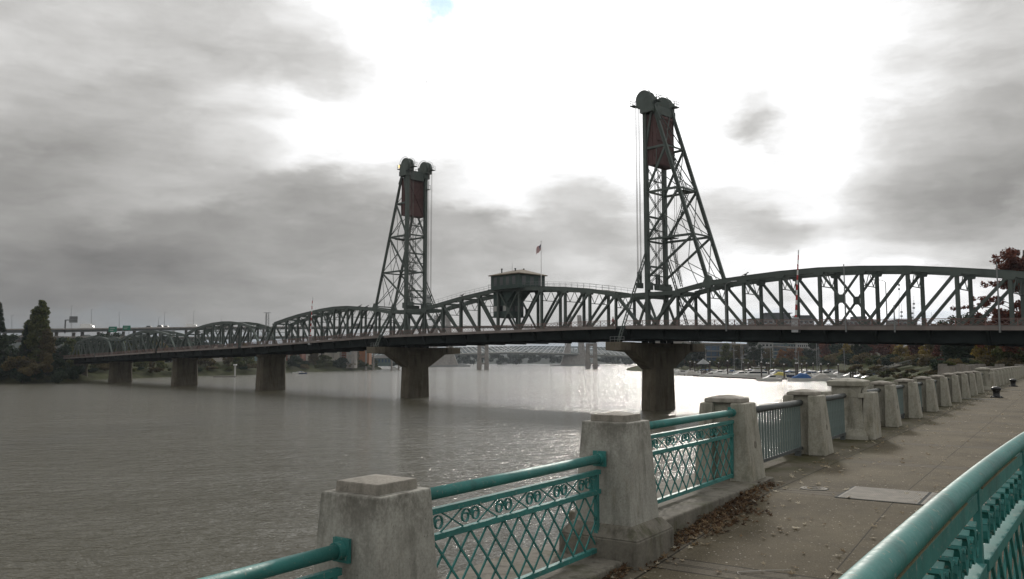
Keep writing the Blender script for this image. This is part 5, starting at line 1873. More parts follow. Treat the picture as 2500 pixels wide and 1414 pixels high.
# far woods at the river bend: one mass
rnd = random.Random(5)
lv = MB()
cl = []
for k in range(260):
    px = rnd.uniform(1090, 1640) if k < 200 else rnd.uniform(930, 1090)
    Y = rnd.uniform(1750, 2050)
    top = path_at([(900, 880), (1090, 869), (1200, 864), (1300, 862), (1420, 864), (1560, 868), (1700, 874)], px)[1]
    h = at(px, top, Y).z - WATER_Z
    z = WATER_Z + h * rnd.uniform(.25, .95)
    cl.append((Vector(((px - 1250) / 2000 * Y, Y, z)), rnd.uniform(4, 8)))
leaf_mass(lv, cl, 30000, 2.3, rnd)
tag(lv.build('distant_woods', M['f_dark']), 'dark wooded shore closing the river far upstream', 'woods', kind='stuff')

# ------------------------------------------------------------------ marina
def hull_mesh(m, L, W, H, z0=0.0, sheer=.35, stern=.82):
    """plan-tapered hull along +x (bow), from just below the water to the deck."""
    st = [(-.5, stern, 0), (-.2, 1.0, 0), (.1, .98, .1), (.3, .72, .35), (.43, .36, .7), (.5, .04, 1.0)]
    o = len(m.v)
    for u, k, s in st:
        zt = z0 + H + sheer * s
        for y, z in ((-W / 2 * k, zt), (-W / 2 * k * .72, z0 - .25), (W / 2 * k * .72, z0 - .25), (W / 2 * k, zt)):
            m.v.append(Vector((L * u + (s * .03 * L if z == zt else 0), y, z)))
    for i in range(len(st) - 1):
        a = o + i * 4
        for k in range(3):
            m.f.append((a + k, a + 4 + k, a + 5 + k, a + 1 + k))
        m.f.append((a + 3, a + 7, a + 4, a))
    m.f.append((o, o + 1, o + 2, o + 3))
def boat_cruiser(L=10, canvas=None, hull='hull'):
    r = thing('cabin_cruiser', '', 'motor boat')
    m = MB()
    hull_mesh(m, L, L * .32, 1.25)
    m.build('hull', M[hull], r, world=False)
    m = MB()
    m.prism([(-L * .30, 1.25), (L * .26, 1.3), (L * .12, 1.9), (L * .06, 2.05), (-L * .02, 2.7), (-L * .26, 2.75)], (0, -L * .12, 0), (1, 0, 0), (0, 0, 1), (0, L * .24, 0))
    m.build('cabin', M['hull'], r, world=False)
    m = MB()
    for s in (-1, 1):
        m.prism([(-L * .24, 1.95), (L * .03, 1.95), (-L * .02, 2.5), (-L * .24, 2.55)], (0, s * (L * .12 + .015) - .015, 0), (1, 0, 0), (0, 0, 1), (0, .03, 0))
    m.build('window', M['glass'], r, world=False)
    m = MB()
    m.prism([(-L * .5, 2.6), (-L * .22, 2.95), (-L * .05, 2.8), (-L * .05, 2.72), (-L * .5, 2.5)], (0, -L * .13, 0), (1, 0, 0), (0, 0, 1), (0, L * .26, 0))
    m.build('canopy', M[canvas or 'hull'], r, world=False)
    m = MB()
    for s in (-1, 1):
        m.path([(L * .05, s * L * .14, 1.7), (L * .3, s * L * .11, 1.95), (L * .49, 0, 2.2)], .03, 5)
        m.tube((-L * .46, s * L * .12, 1.2), (-L * .46, s * L * .12, 2.55), .03, n=5)
    m.build('guard_rail', M['alu'], r, world=False)
    return r
def boat_yacht(L=15):
    r = thing('motor_yacht', '', 'motor yacht')
    m = MB()
    hull_mesh(m, L, L * .30, 1.7, sheer=.6)
    m.build('hull', M['hull'], r, world=False)
    for (x0, x1, z0, z1, w, nm) in ((-L * .36, L * .22, 1.7, 3.6, L * .12, 'saloon'), (-L * .24, L * .06, 3.6, 4.6, L * .10, 'flybridge')):
        m = MB()
        m.prism([(x0, z0), (x1 + .9, z0), (x1, z1), (x0, z1)], (0, -w, 0), (1, 0, 0), (0, 0, 1), (0, 2 * w, 0))
        o = m.build(nm, M['hull'], r, world=False)
        m = MB()
        for s in (-1, 1):
            m.prism([(x0 + .5, z0 + (z1 - z0) * .45), (x1 - .2, z0 + (z1 - z0) * .45), (x1 - .4, z1 - .25), (x0 + .5, z1 - .25)], (0, s * (w + .02) - .02, 0), (1, 0, 0), (0, 0, 1), (0, .04, 0))
        m.build('window', M['glass'], o, world=False)
    m = MB()
    m.box(-L * .30, L * .10, -L * .11, L * .11, 5.5, 5.62)
    for x in (-L * .28, L * .06):
        for s in (-1, 1):
            m.tube((x, s * L * .09, 4.55), (x, s * L * .09, 5.5), .05, n=5)
    m.build('hard_top', M['hull'], r, world=False)
    m = MB()
    m.tube((-L * .1, 0, 5.6), (-L * .1, 0, 8.0), .05, n=5)
    m.beam((-L * .1, -.6, 6.4), (-L * .1, .6, 6.4), .5, .18)
    m.build('radar_mast', M['white'], r, world=False)
    return r
def boat_sail(L=10, H=14, cover='canvas_b', hull='hull'):
    r = thing('sailboat', '', 'sailboat')
    m = MB()
    hull_mesh(m, L, L * .28, 1.0, stern=.6)
    m.build('hull', M[hull], r, world=False)
    m = MB()
    m.prism([(-L * .15, 1.0), (L * .22, 1.05), (L * .16, 1.45), (-L * .13, 1.55)], (0, -L * .08, 0), (1, 0, 0), (0, 0, 1), (0, L * .16, 0))
    m.build('coachroof', M['hull'], r, world=False)
    m = MB()
    m.tube((L * .08, 0, 1.2), (L * .08, 0, H), .10, .06, n=6)
    for z in (.45, .72):
        m.beam((L * .08, -1.0 * (1.2 - z), H * z), (L * .08, 1.0 * (1.2 - z), H * z), .06, .05)
    m.build('mast', M['alu'], r, world=False)
    m = MB()
    m.tube((L * .06, 0, 2.2), (-L * .40, 0, 2.1), .20, .12, n=7)
    m.build('boom_cover', M[cover], r, world=False)
    m = MB()
    m.tube((L * .08, 0, H - .3), (L * .5, 0, 1.5), .02, n=4)
    m.tube((L * .08, 0, H - .3), (-L * .49, 0, 1.1), .02, n=4)
    for s in (-1, 1):
        m.tube((L * .08, 0, H * .95), (L * .06, s * L * .13, 1.05), .02, n=4)
    m.build('rigging', M['cable'], r, world=False)
    return r
def boat_covered(L=8, cover='canvas_b'):
    r = thing('covered_boat', '', 'motor boat')
    m = MB()
    hull_mesh(m, L, L * .34, 1.0)
    m.build('hull', M['hull'], r, world=False)
    m = MB()
    o = 0
    for x, w, z in ((-L * .46, .9, 1.5), (-L * .3, 1.0, 2.6), (-L * .02, 1.0, 2.75), (L * .14, .9, 2.0), (L * .34, .5, 1.4)):
        W = L * .15 * w
        m.v += [Vector((x, -W, 1.0)), Vector((x, -W * .8, z * .9)), Vector((x, 0, z)), Vector((x, W * .8, z * .9)), Vector((x, W, 1.0))]
    for i in range(4):
        for k in range(4):
            m.f.append((i * 5 + k, i * 5 + 5 + k, i * 5 + 6 + k, i * 5 + 1 + k))
    m.f.append((0, 1, 2, 3, 4))
    m.f.append((24, 23, 22, 21, 20))
    m.build('cover', M[cover], r, world=False)
    return r
proto = {'cr': boat_cruiser(10), 'cr2': boat_cruiser(9, 'canvas_b'), 'cr3': boat_cruiser(11, 'canvas_w'), 'cr4': boat_cruiser(9.5, 'canvas_b', 'hull_b'),
         'ya': boat_yacht(16), 'sa': boat_sail(10, 15), 'sa2': boat_sail(9, 13, 'canvas_w', 'hull_b'), 'sa3': boat_sail(11, 17, 'canvas_w'),
         'co': boat_covered(8), 'co2': boat_covered(7.5, 'canvas_w'), 'co3': boat_covered(7, 'canvas_y')}
first = set()
fleet = {}
def berth(key, px, Y, rot, label=None, group='boats moored in the marina', s=1.0):
    if key in first:
        o = copy_tree(proto[key])
    else:
        first.add(key)
        o = proto[key]
    o.location = ((px - 1250) / 2000 * Y, Y, WATER_Z)
    o.rotation_euler = (0, 0, R(rot))
    o.scale = (s, s, s)
    o['group'] = group
    if label:
        o['label'] = label
    else:
        fleet.setdefault(key, []).append(o)
    return o
berth('cr3', 1874, 372, 178, 'pale motorboat with a white canopy and dark windows, out in front of the marina', s=1.0)
berth('co', 1948, 372, 184, 'small boat under a bright blue cover in front of the marina', s=1.35)
berth('co2', 1995, 376, 180, 'low white covered boat right of the bright blue covered boat', s=1.3)
berth('ya', 1842, 436, 170, 'big white motor yacht with a flybridge in the middle of the marina', s=1.05)
berth('cr', 1727, 470, 175, 'white cruiser near the pavilion, in front of the other left hand boats', s=1.0)
rows = [(1668, 520, 'cr', 10), (1690, 505, 'co2', 0), (1706, 560, 'cr2', 170), (1748, 500, 'cr', 180), (1762, 545, 'cr3', 5), (1775, 480, 'cr2', 176), (1791, 520, 'sa', 90), (1809, 500, 'sa3', 92),
        (1800, 455, 'cr', 178), (1818, 470, 'cr3', 8), (1822, 540, 'cr2', 170), (1858, 500, 'sa2', 88), (1866, 470, 'cr', 0), (1876, 520, 'cr4', 175), (1888, 480, 'cr2', 178), (1896, 445, 'co3', 178),
        (1905, 520, 'cr3', 5), (1912, 465, 'cr4', 176), (1925, 500, 'cr', 172), (1936, 460, 'cr4', 2), (1942, 525, 'sa', 90), (1955, 490, 'cr', 178), (1962, 440, 'cr2', 180), (1966, 520, 'cr3', 0),
        (1975, 470, 'cr', 175), (1986, 500, 'cr', 5), (1994, 440, 'sa3', 95), (1996, 470, 'cr2', 178), (2010, 500, 'cr3', 178), (2018, 460, 'cr', 0), (2030, 520, 'cr', 175), (2042, 480, 'cr2', 178),
        (2060, 440, 'sa2', 90), (2070, 420, 'cr', 172), (2098, 400, 'cr3', 178), (2115, 370, 'cr4', 174), (2140, 350, 'co2', 178)]
rows += [(1655, 575, 'cr', 5), (1680, 590, 'cr3', 170), (1722, 585, 'sa', 88), (1740, 575, 'cr2', 5), (1770, 590, 'cr', 178), (1788, 580, 'cr3', 0), (1812, 590, 'sa3', 92), (1838, 575, 'cr', 5), (1852, 555, 'cr2', 176), (1880, 560, 'sa', 90),
         (1900, 570, 'cr', 0), (1922, 560, 'cr3', 178), (1948, 565, 'sa2', 92), (1972, 560, 'cr', 4), (1998, 545, 'sa', 90), (2012, 540, 'cr2', 178), (2050, 505, 'cr', 0), (2084, 450, 'cr', 176)]
for px, Y, k, rr in rows:
    berth(k, px, Y, rr, s=1.22)
names = {'cr': 'all white cabin cruiser in the marina', 'cr2': 'white cabin cruiser with blue canopy in the marina', 'cr3': 'white cabin cruiser with pale canopy in the marina',
         'cr4': 'dark blue cabin cruiser in the marina', 'sa': 'white sailboat with blue boom cover in the marina', 'sa2': 'dark hulled sailboat in the marina', 'sa3': 'tall masted white sailboat with pale boom cover',
         'co2': 'small pale covered boat in the marina', 'co3': 'small boat under a yellow cover in the marina'}
NUMW = {2: 'two', 3: 'three', 4: 'four', 5: 'five', 6: 'six', 7: 'seven', 8: 'eight', 9: 'nine', 10: 'ten', 11: 'eleven', 12: 'twelve', 13: 'thirteen', 14: 'fourteen', 15: 'fifteen', 16: 'sixteen', 17: 'seventeen', 18: 'eighteen', 19: 'nineteen', 20: 'twenty', 21: 'twenty-one', 22: 'twenty-two'}
for k, lst in fleet.items():
    if len(lst) == 1:
        lst[0]['label'] = names[k]
    else:
        number_left_to_right(lst, names[k] + ', {} of ' + NUMW[len(lst)])
for k in proto:
    if k not in first:
        for ch in list(proto[k].children_recursive):
            bpy.data.objects.remove(ch)
        bpy.data.objects.remove(proto[k])
# docks
for label, pts, w in (('long outer dock along the front of the marina', [(1640, 545), (1700, 500), (1780, 445), (1850, 412), (2000, 398), (2090, 386)], 3.2),
                      ('inner marina dock behind the first row of boats', [(1690, 540), (1790, 515), (1900, 490), (2030, 478)], 2.4),
                      ('back marina dock closest to the trees', [(1700, 580), (1800, 560), (1900, 545), (2030, 535)], 2.4)):
    P = [Vector(((px - 1250) / 2000 * Y, Y, WATER_Z)) for px, Y in pts]
    r_ = thing('floating_dock', label, 'dock', P[len(P) // 2])
    m, f = MB(), MB()
    for a, b in zip(P, P[1:]):
        m.beam(a + Vector((0, 0, .62)), b + Vector((0, 0, .62)), w, .16)
        f.beam(a + Vector((0, 0, .2)), b + Vector((0, 0, .2)), w * .9, .66)
    m.build('planking', M['dock'], r_)
    f.build('float', M['timber'], r_)
# pilings with white caps
pl = thing('mooring_pile', '', 'mooring pile', group='timber piles of the marina')
m = MB()
m.tube((0, 0, -2), (0, 0, 8.6), .34, .30, n=9)
m.build('pile', M['timber'], pl, world=False)
m = MB()
m.lathe((0, 0, 8.6), [(.42, 0), (.42, .12), (.04, .55)], 10)
m.build('cap', M['white'], pl, world=False)
piles, k0 = [], True
rnd = random.Random(11)
for px, Y, s in ((1683, 560, 1.0), (1694, 520, .95), (1731, 486, 1.0), (1752, 540, .9), (1774, 462, 1.05), (1812, 540, .95), (1824, 520, .9), (1856, 425, .98), (1869, 440, .92), (1874, 460, .9), (1886, 530, .9), (1911, 430, .85),
                 (1940, 408, .92), (1944, 420, .92), (1954, 440, .86), (1966, 470, .9), (1982, 500, .88), (2001, 430, .86), (2019, 500, .85), (2043, 470, .82), (2072, 385, .66), (2078, 395, .66), (2085, 410, .66), (2092, 420, .66),
                 (2100, 420, .66), (2124, 400, .62), (2140, 380, .6)):
    o = pl if k0 else copy_tree(pl)
    k0 = False
    o.location = ((px - 1250) / 2000 * Y, Y, WATER_Z)
    o.scale = (1.15, 1.15, s)
    piles.append(o)
number_left_to_right(piles, 'dark mooring pile with a white cap in the marina, {} of twenty-seven')
# pavilion on the dock
pv = at(1717, 881, 520)
r_ = thing('pavilion', 'open pavilion with a pointed grey roof at the left end of the marina', 'pavilion', (pv.x, 520, WATER_Z))
m = MB()
m.lathe((pv.x, 520, 0), [(4.3, -.3), (4.4, -.1), (.3, 2.9), (.05, 3.3)], 8)
m.build('roof', M['galv'], r_)
for k in range(8):
    a = k * math.pi / 4 + .2
    m = MB()
    m.tube((pv.x + 3.6 * math.cos(a), 520 + 3.6 * math.sin(a), WATER_Z + .4), (pv.x + 3.6 * math.cos(a), 520 + 3.6 * math.sin(a), -.2), .16, n=6)
    m.build('post', M['timber'], r_)
m = MB()
m.lathe((pv.x, 520, WATER_Z - .3), [(5.0, 0), (5.0, .9)], 12)
m.prism([(-2.4, 0), (3.0, 0), (3.0, 1.8), (.4, 2.6)], (pv.x - .5, 517, WATER_Z + .6), (1, 0, 0), (0, 0, 1), (0, 4, 0))
m.build('deck', M['dock'], r_)
# gangway down the grassy bank
g0, g1 = at(2120, 914, 330), at(2222, 888, 262)
r_ = thing('gangway', 'pale gangway railing climbing the grassy bank right of the marina', 'gangway', g0)
m = MB()
for off in (-.8, .8):
    m.beam(g0 + Vector((0, off, 0)), g1 + Vector((0, off, 0)), .12, .25)
    m.beam(g0 + Vector((0, off, 1.1)), g1 + Vector((0, off, 1.1)), .10, .10)
    for k in range(15):
        p = g0.lerp(g1, k / 14) + Vector((0, off, 0))
        m.tube(p, p + Vector((0, 0, 1.1)), .04, n=4)
m.build('railing', M['galv'], r_)
m = MB()
m.beam(g0, g1, 1.6, .12)
m.build('walkway', M['dock'], r_)

# small craft and marker at the left bank
bm = WATER_Z
X, Y = (577 - 1250) / 2000 * 470, 470
r_ = thing('navigation_marker', 'white topped marker pile with a low float, in front of the green embankment', 'marker pile', (X, Y, bm))
m = MB()
m.tube((X, Y, bm - 2), (X, Y, bm + 6.6), .55, .45, n=9)
m.build('pile', M['b_pale'], r_)
m = MB()
m.box(X - .8, X + .8, Y - .8, Y + .8, bm + 6.6, bm + 7.3)
m.build('cap', M['white'], r_)
m = MB()
m.box(X - 12, X + .8, Y - 1.2, Y + 1.2, bm - .3, bm + .35)
m.build('float', M['timber'], r_)
def small_boat(label, px, Y, key='cr2', rot=180, s=.9):
    o = copy_tree(proto[key])
    o.location = ((px - 1250) / 2000 * Y, Y, WATER_Z)
    o.rotation_euler = (0, 0, R(rot))
    o.scale = (s, s, s)
    o['label'] = label
    o['group'] = 'boats anchored off the left bank'
small_boat('small boat with a pale canopy anchored off the left bank, left of its neighbour', 729, 590, 'cr3', 178, .62)
small_boat('small boat anchored off the left bank, right of the pale canopied one', 742, 586, 'cr4', 5, .6)
small_boat('white motorboat by the green boathouse on the left bank', 966, 850, 'cr', 20, 1.0)

# ------------------------------------------------------------------ far seawall and the promenade railing
sw = MB()
A, Bq = ab(123.5, -13.5), ab(123.5, -4.4)
sw.hexa([ab(123.2, -14, WATER_Z - 1), ab(123.2, -4.5, WATER_Z - 1), ab(124.0, -4.5, WATER_Z - 1), ab(124.0, -14, WATER_Z - 1),
         ab(123.2, -14, 1.15), ab(123.2, -4.5, 1.15), ab(124.0, -4.5, 1.15), ab(124.0, -14, 1.15)])
sw.hexa([ab(124.0, -14, WATER_Z - 1), ab(124.0, -13.2, WATER_Z - 1), ab(190, -13.2, WATER_Z - 1), ab(190, -14, WATER_Z - 1),
         ab(124.0, -14, 1.15), ab(124.0, -13.2, 1.15), ab(190, -13.2, 1.15), ab(190, -14, 1.15)])
o = thing('seawall', 'far concrete parapet where the river wall turns, below the yellow trees', 'wall', ab(123.5, -9))
sw.build('parapet', M['wall'], o)
m = MB()
for k in range(5):
    c = ab(123.6, -13.6 + k * 2.2)
    m.taper(.45, .45, .4, .4, 0, 1.45, c.x, c.y)
m.build('pier_block', M['wall'], o)

o = thing('seawall', 'vertical concrete river wall carrying the promenade railing', 'wall', ab(60, -4.7))
m = MB()
prof = [-12, 4.25, 8.3, 12.3, 123.2]
for a, b in zip(prof, prof[1:]):
    za, zb = ramp_z(a) - .02, ramp_z(b) - .02
    m.hexa([ab(a, -5.0, WATER_Z - 1), ab(a, -4.70, WATER_Z - 1), ab(b, -4.70, WATER_Z - 1), ab(b, -5.0, WATER_Z - 1),
            ab(a, -5.0, za), ab(a, -4.70, za), ab(b, -4.70, zb), ab(b, -5.0, zb)])
m.build('wall_face', M['wall'], o)

# kerbs stepping down with the bays
def kerb(label, a0, a1, z0, z1, zb):
    r = thing('kerb', label, 'kerb', ab(a0, -4.3, zb))
    m = MB()
    m.hexa([ab(a0, -4.98, zb), ab(a0, -3.80, zb), ab(a1, -3.80, zb), ab(a1, -4.98, zb), ab(a0, -4.98, z0), ab(a0, -3.80, z0), ab(a1, -3.80, z1), ab(a1, -4.98, z1)])
    m.build('kerb_stone', M['curb'], r, bevel=.02)
kerb('low concrete kerb under the teal lattice bay nearest the camera', 4.6, 7.68, -.19, -.17, -1.0)
kerb('sloping concrete kerb under the second teal lattice bay, with leaves along it', 8.60, 12.9, .075, .065, -.9)
kerb('kerb under the cut off teal lattice bay at the bottom edge', .4, 3.8, -.43, -.41, -1.2)

# ---- pillars
def post_smooth(label, a, b, z0, zt, plinth):
    r = thing('concrete_pillar', label, 'concrete pillar', ab(a, b, z0), ROT_F, group='concrete pillars of the promenade railing')
    h = zt - z0
    m = MB()
    m.taper(.345, .345, .275, .275, 0, h)
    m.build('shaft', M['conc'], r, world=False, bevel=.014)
    m = MB()
    m.taper(.205, .205, .200, .200, h - .005, h + .07)
    m.taper(.200, .200, .02, .02, h + .070, h + .095)
    m.build('cap', M['conc_cap'], r, world=False, bevel=.006)
    m = MB()
    lo = plinth
    m.taper(.47, .47, .46, .46, -lo, -.075)
    m.taper(.46, .46, .36, .36, -.075, .05)
    m.build('plinth', M['curb'], r, world=False, bevel=.015)
    return r
BZ = -4.22
post_smooth('smooth tapered concrete pillar with a square cap, nearest the camera', 4.39, -4.11, -.20, .938, .8)
post_smooth('smooth tapered concrete pillar between the two full teal lattice bays', 8.14, -4.10, .105, 1.200, .75)

def post_ribbed(label, loc):
    r = thing('concrete_pillar', label, 'concrete pillar', loc, ROT_F, group='concrete pillars of the promenade railing')
    for sg, nm in ((-1, 'river_slab'), (1, 'walk_slab')):
        m = MB()
        x0 = .14 * sg
        xb, xt = (.47 if sg > 0 else .42) * sg, (.36 if sg > 0 else .34) * sg
        p = [(x0, -.36), (xb, -.36), (xb, .36), (x0, .36)]
        q = [(x0, -.27), (xt, -.27), (xt, .27), (x0, .27)]
        if sg < 0:
            p, q = [p[1], p[0], p[3], p[2]], [q[1], q[0], q[3], q[2]]
        m.hexa([(x, y, 0) for x, y in p] + [(x, y, 1.17) for x, y in q])
        m.build(nm, M['conc_b'], r, world=False, bevel=.02)
    m = MB()
    m.path([(.47 - .11 * .46 - .012, .02, .54), (.47 - .11 * .46 + .004, .02, .5415)], .055, 14)
    m.build('round_plug', M['curb'], r, world=False)
    m = MB()
    m.taper(.16, .17, .15, .15, 0, 1.13)
    m.build('core', M['conc_b'], r, world=False)
    m = MB()
    m.taper(.285, .235, .275, .225, 1.172, 1.235)
    m.taper(.15, .15, .15, .15, 1.10, 1.172)
    m.taper(.275, .225, .05, .05, 1.235, 1.285)
    m.build('cap', M['conc_cap'], r, world=False, bevel=.012)
    return r
a3 = [12.5] + [17.1, None] + [21.3 + 4.15 * k for k in range(1, 9)] + [None] + [60.9 + 4.15 * k for k in range(1, 15)]
P3 = post_ribbed('slab sided concrete pillar with a round stain, where the teal bays end', ab(12.5, -4.38, .04))
posts = []
for a in a3[1:]:
    if a is None:
        continue
    o = copy_tree(P3)
    o.location = ab(a, -4.40, 0)
    o.scale = (1, 1, random.uniform(.985, 1.02))
    posts.append(o)
posts[0]['label'] = 'slab sided concrete pillar just before the first big capped pier'
pos2 = posts[1:9]
for i, o in enumerate(pos2):
    o['label'] = 'slab sided concrete pillar between the two big capped piers, {} of eight'.format('nearest' if i == 0 else ORD[i] + ' nearest' if i < 7 else 'farthest')
for i, o in enumerate(posts[9:]):
    n = len(posts[9:])
    o['label'] = 'distant slab sided pillar past the farther capped pier, {} of {}'.format('nearest' if i == 0 else ORD[i] + ' nearest' if i < n - 1 else 'farthest', {14: 'fourteen'}.get(n, n))
# round stain marks on the third pillar are part of its surface
def big_pier(label, a, s=1.0):
    r = thing('capped_pier', label, 'concrete pier', ab(a, -4.40, 0), ROT_F, group='big capped piers of the promenade railing')
    r.scale = (s, s, s)
    m = MB()
    prof = [(.50, 0), (.49, .08), (.42, .25), (.39, .5), (.37, .98)]
    for (h0, z0), (h1, z1) in zip(prof, prof[1:]):
        m.taper(h0, h0 * 1.08, h1, h1 * 1.08, z0, z1)
    m.build('body', M['conc_b'], r, world=False)
    for sg, nm in ((-1, 'river_slab'), (1, 'walk_slab')):
        m = MB()
        m.taper(.13, .46, .10, .40, 0, 1.10, sg * .50, 0)
        m.build(nm, M['conc_b'], r, world=False, bevel=.02)
    m = MB()
    m.taper(.33, .36, .32, .35, .98, 1.24)
    for sx in (-1, 1):
        for sy in (-1, 1):
            m.taper(.07, .07, .06, .06, .98, 1.08, sx * .36, sy * .39)
    arc = [(-.30, .98)] + [(.30 * math.cos(R(180 - k * 15)) if True else 0, 1.0 + .20 * math.sin(R(k * 15))) for k in range(13)] + [(.30, .98)]
    m.prism(arc, (0, -.375, 0), (1, 0, 0), (0, 0, 1), (0, -.03, 0))
    m.prism(arc, (.345, 0, 0), (0, 1, 0), (0, 0, 1), (.03, 0, 0))
    m.build('neck', M['conc_b'], r, world=False)
    m = MB()
    m.taper(.40, .43, .42, .45, 1.24, 1.36)
    m.taper(.42, .45, .28, .30, 1.36, 1.40)
    m.taper(.28, .30, .08, .08, 1.40, 1.435)
    m.build('cap', M['conc_b'], r, world=False, bevel=.02)
    return r
big_pier('big capped concrete pier beside the dark moss, nearer of the two', 21.25)
big_pier('big capped concrete pier farther along the railing', 60.8)

# ---- teal lattice bays
def spiral(c, r0, turns, hand, start, n=22):
    pts = []
    for i in range(n + 1):
        u = i / n
        rr = r0 * (1 - .62 * u)
        an = start + hand * turns * 2 * math.pi * u
        pts.append(Vector((c[0], c[1] + rr * math.cos(an), c[2] + rr * math.sin(an))))
    return pts
def strip(m, pts, w, th):
    for p, q in zip(pts, pts[1:]):
        m.beam(p, q, w, th, (1, 0, 0) if False else (0, 0, 1)) if abs((q - p).normalized().z) < .9 else m.beam(p, q, w, th, (0, 1, 0))
def lattice_bay(label, a0, a1, b, z_rail, zs, posts_at=(), flange=True, group='teal lattice railings', name='lattice_railing'):
    """local frame: y along the walk, x across; zs = heights relative to the rail: bars and bottom."""
    r = thing(name, label, 'railing', ab(a0, b, z_rail - 1.0), ROT_F, group=group)
    L = a1 - a0
    zr = 1.0
    zt, zm, zbm = zr - .135, zr - .335, zr - .925
    m = MB()
    m.path([(0, 0, zr), (0, L / 2, zr), (0, L, zr)], .048, 24)
    m.build('top_rail', M['teal'], r, world=False, smooth=True)
    if flange:
        for y, d in ((.012, 1), (L - .012, -1)):
            m = MB()
            m.box(-.075, .075, y - .012, y + .012, zr - .08, zr + .08)
            m.tube((0, y, zr), (0, y + d * .07, zr), .060, n=18)
            m.build('rail_flange', M['teal'], r, world=False)
    for z, nm in ((zt, 'upper_bar'), (zm, 'middle_bar'), (zbm, 'bottom_bar')):
        m = MB()
        m.box(-.026, .026, .03, L - .03, z - .024, z + .024)
        m.build(nm, M['teal'], r, world=False, bevel=.003)
    n = max(4, 2 * round(L / .55))
    dx = (L - .2) / n
    y0 = .1
    m = MB()
    za, zb = zm - .026, zbm + .026
    for i in range(-2, n + 1):               # diagonals span two modules
        for sg in (1, -1):
            ya, yb = y0 + dx * i, y0 + dx * (i + 2)
            u0, u1 = 0.0, 1.0
            if ya < y0:
                u0 = (y0 - ya) / (yb - ya)
            if yb > L - .1:
                u1 = (L - .1 - ya) / (yb - ya)
            if u1 - u0 < .05:
                continue
            f = (lambda u: za + (zb - za) * u) if sg > 0 else (lambda u: zb + (za - zb) * u)
            m.beam((sg * .005, ya + (yb - ya) * u0, f(u0)), (sg * .005, ya + (yb - ya) * u1, f(u1)), .010, .019)
    m.build('lattice', M['teal'], r, world=False)
    m = MB()
    for y in (.09, L - .09):
        m.box(-.022, .022, y - .022, y + .022, zbm - .04, zt)
    m.box(-.02, .02, L - .21, L - .19, zm, zt)
    m.box(-.02, .02, .19, .21, zm, zt)
    m.build('end_post', M['teal'], r, world=False)
    h = zt - zm - .052
    zc = (zt + zm) / 2
    k = 0
    for i in range(1, n, 2):                 # scroll pairs with crossed links between
        yc = y0 + dx * i
        for sg in (-1, 1):
            m = MB()
            pts = spiral((0, yc + sg * h * .44, zc), h * .44, 1.35, -sg, R(90 - sg * 90) + math.pi)
            for p, q in zip(pts, pts[1:]):
                m.beam(p, q, .022, .008, (0, 0, 1) if abs((q - p).z) < abs((q - p).y) else (0, 1, 0))
            m.build('scroll', M['teal'], r, world=False)
        m = MB()
        ya, yb = yc + h * .80, yc + 2 * dx - h * .80
        if yb < L - .1:
            m.beam((.004, ya - h * .1, zc + h * .5), (.004, yb + h * .1, zc - h * .5), .010, .011)
            m.beam((-.004, ya - h * .1, zc - h * .5), (-.004, yb + h * .1, zc + h * .5), .010, .011)
            m.build('crossed_link', M['teal'], r, world=False)
    for y in posts_at:
        m = MB()
        m.box(-.012, .012, y - .035, y + .035, -.35, zr - .04)
        m.build('flat_post', M['teal'], r, world=False, bevel=.004)
    return r
lattice_bay('teal lattice railing bay with scrolls between the two smooth pillars', 4.70, 7.82, -4.13, .82, None)
lattice_bay('teal lattice railing bay in front of the sun glitter', 8.46, 12.25, -4.20, 1.07, None)
lattice_bay('teal lattice railing bay cut off by the bottom edge, left of the nearest pillar', .5, 4.08, -4.12, .575, None)

# ---- old picket bays
def picket_bay(label, a0, a1, z=0.0):
    r = thing('picket_railing', label, 'railing', ab(a0, -4.42, z), ROT_F, group='picket railings between the old pillars')
    L = a1 - a0
    m = MB()
    m.path([(0, -.02, 1.02), (0, L / 2, 1.02), (0, L + .02, 1.02)], .058, 14)
    m.build('top_rail', M['grey_rail'], r, world=False, smooth=True)
    m = MB()
    m.box(-.035, .035, 0, L, .10, .155)
    for y in (.25, L - .25):
        m.box(-.05, .05, y - .06, y + .06, -.02, .10)
    m.build('bottom_rail', M['grey_rail'], r, world=False)
    n = int(L / .155)
    base = None
    for i in range(n):
        y = (i + .5) * L / n
        if base is None:
            m = MB()
            m.box(-.016, .016, -.016, .016, .155, .97)
            base = m.build('picket', M['picket'], r, world=False)
            o = base
        else:
            o = base.copy()
            C.objects.link(o)
            o.parent = r
        o.location = (0, y, 0)
    return r
bays = []
cen = [12.5, 17.1, 21.25] + [21.3 + 4.15 * k for k in range(1, 9)] + [60.8] + [60.9 + 4.15 * k for k in range(1, 8)]
cen = sorted(cen)
wid = lambda a: .46 if abs(a - 21.25) < .01 or abs(a - 60.8) < .01 else .22
for i, (a, b) in enumerate(zip(cen, cen[1:])):
    if b - a < 2:
        continue
    bays.append(picket_bay('', a + wid(a), b - wid(b)))
nb = len(bays)
lab = ['grey picket railing bay showing bright water, next to the last teal bay', 'blue green picket railing bay just before the nearer capped pier', 'blue green picket railing bay just past the nearer capped pier']
for i, o in enumerate(bays):
    o['label'] = lab[i] if i < 3 else 'picket railing bay farther along the promenade, {} nearest after the three labelled by the piers'.format(ORD[i - 2] if i > 3 else 'first') if False else (lab[i] if i < 3 else 'receding picket railing bay, {} along from the nearer capped pier'.format(ORD[i - 2]))

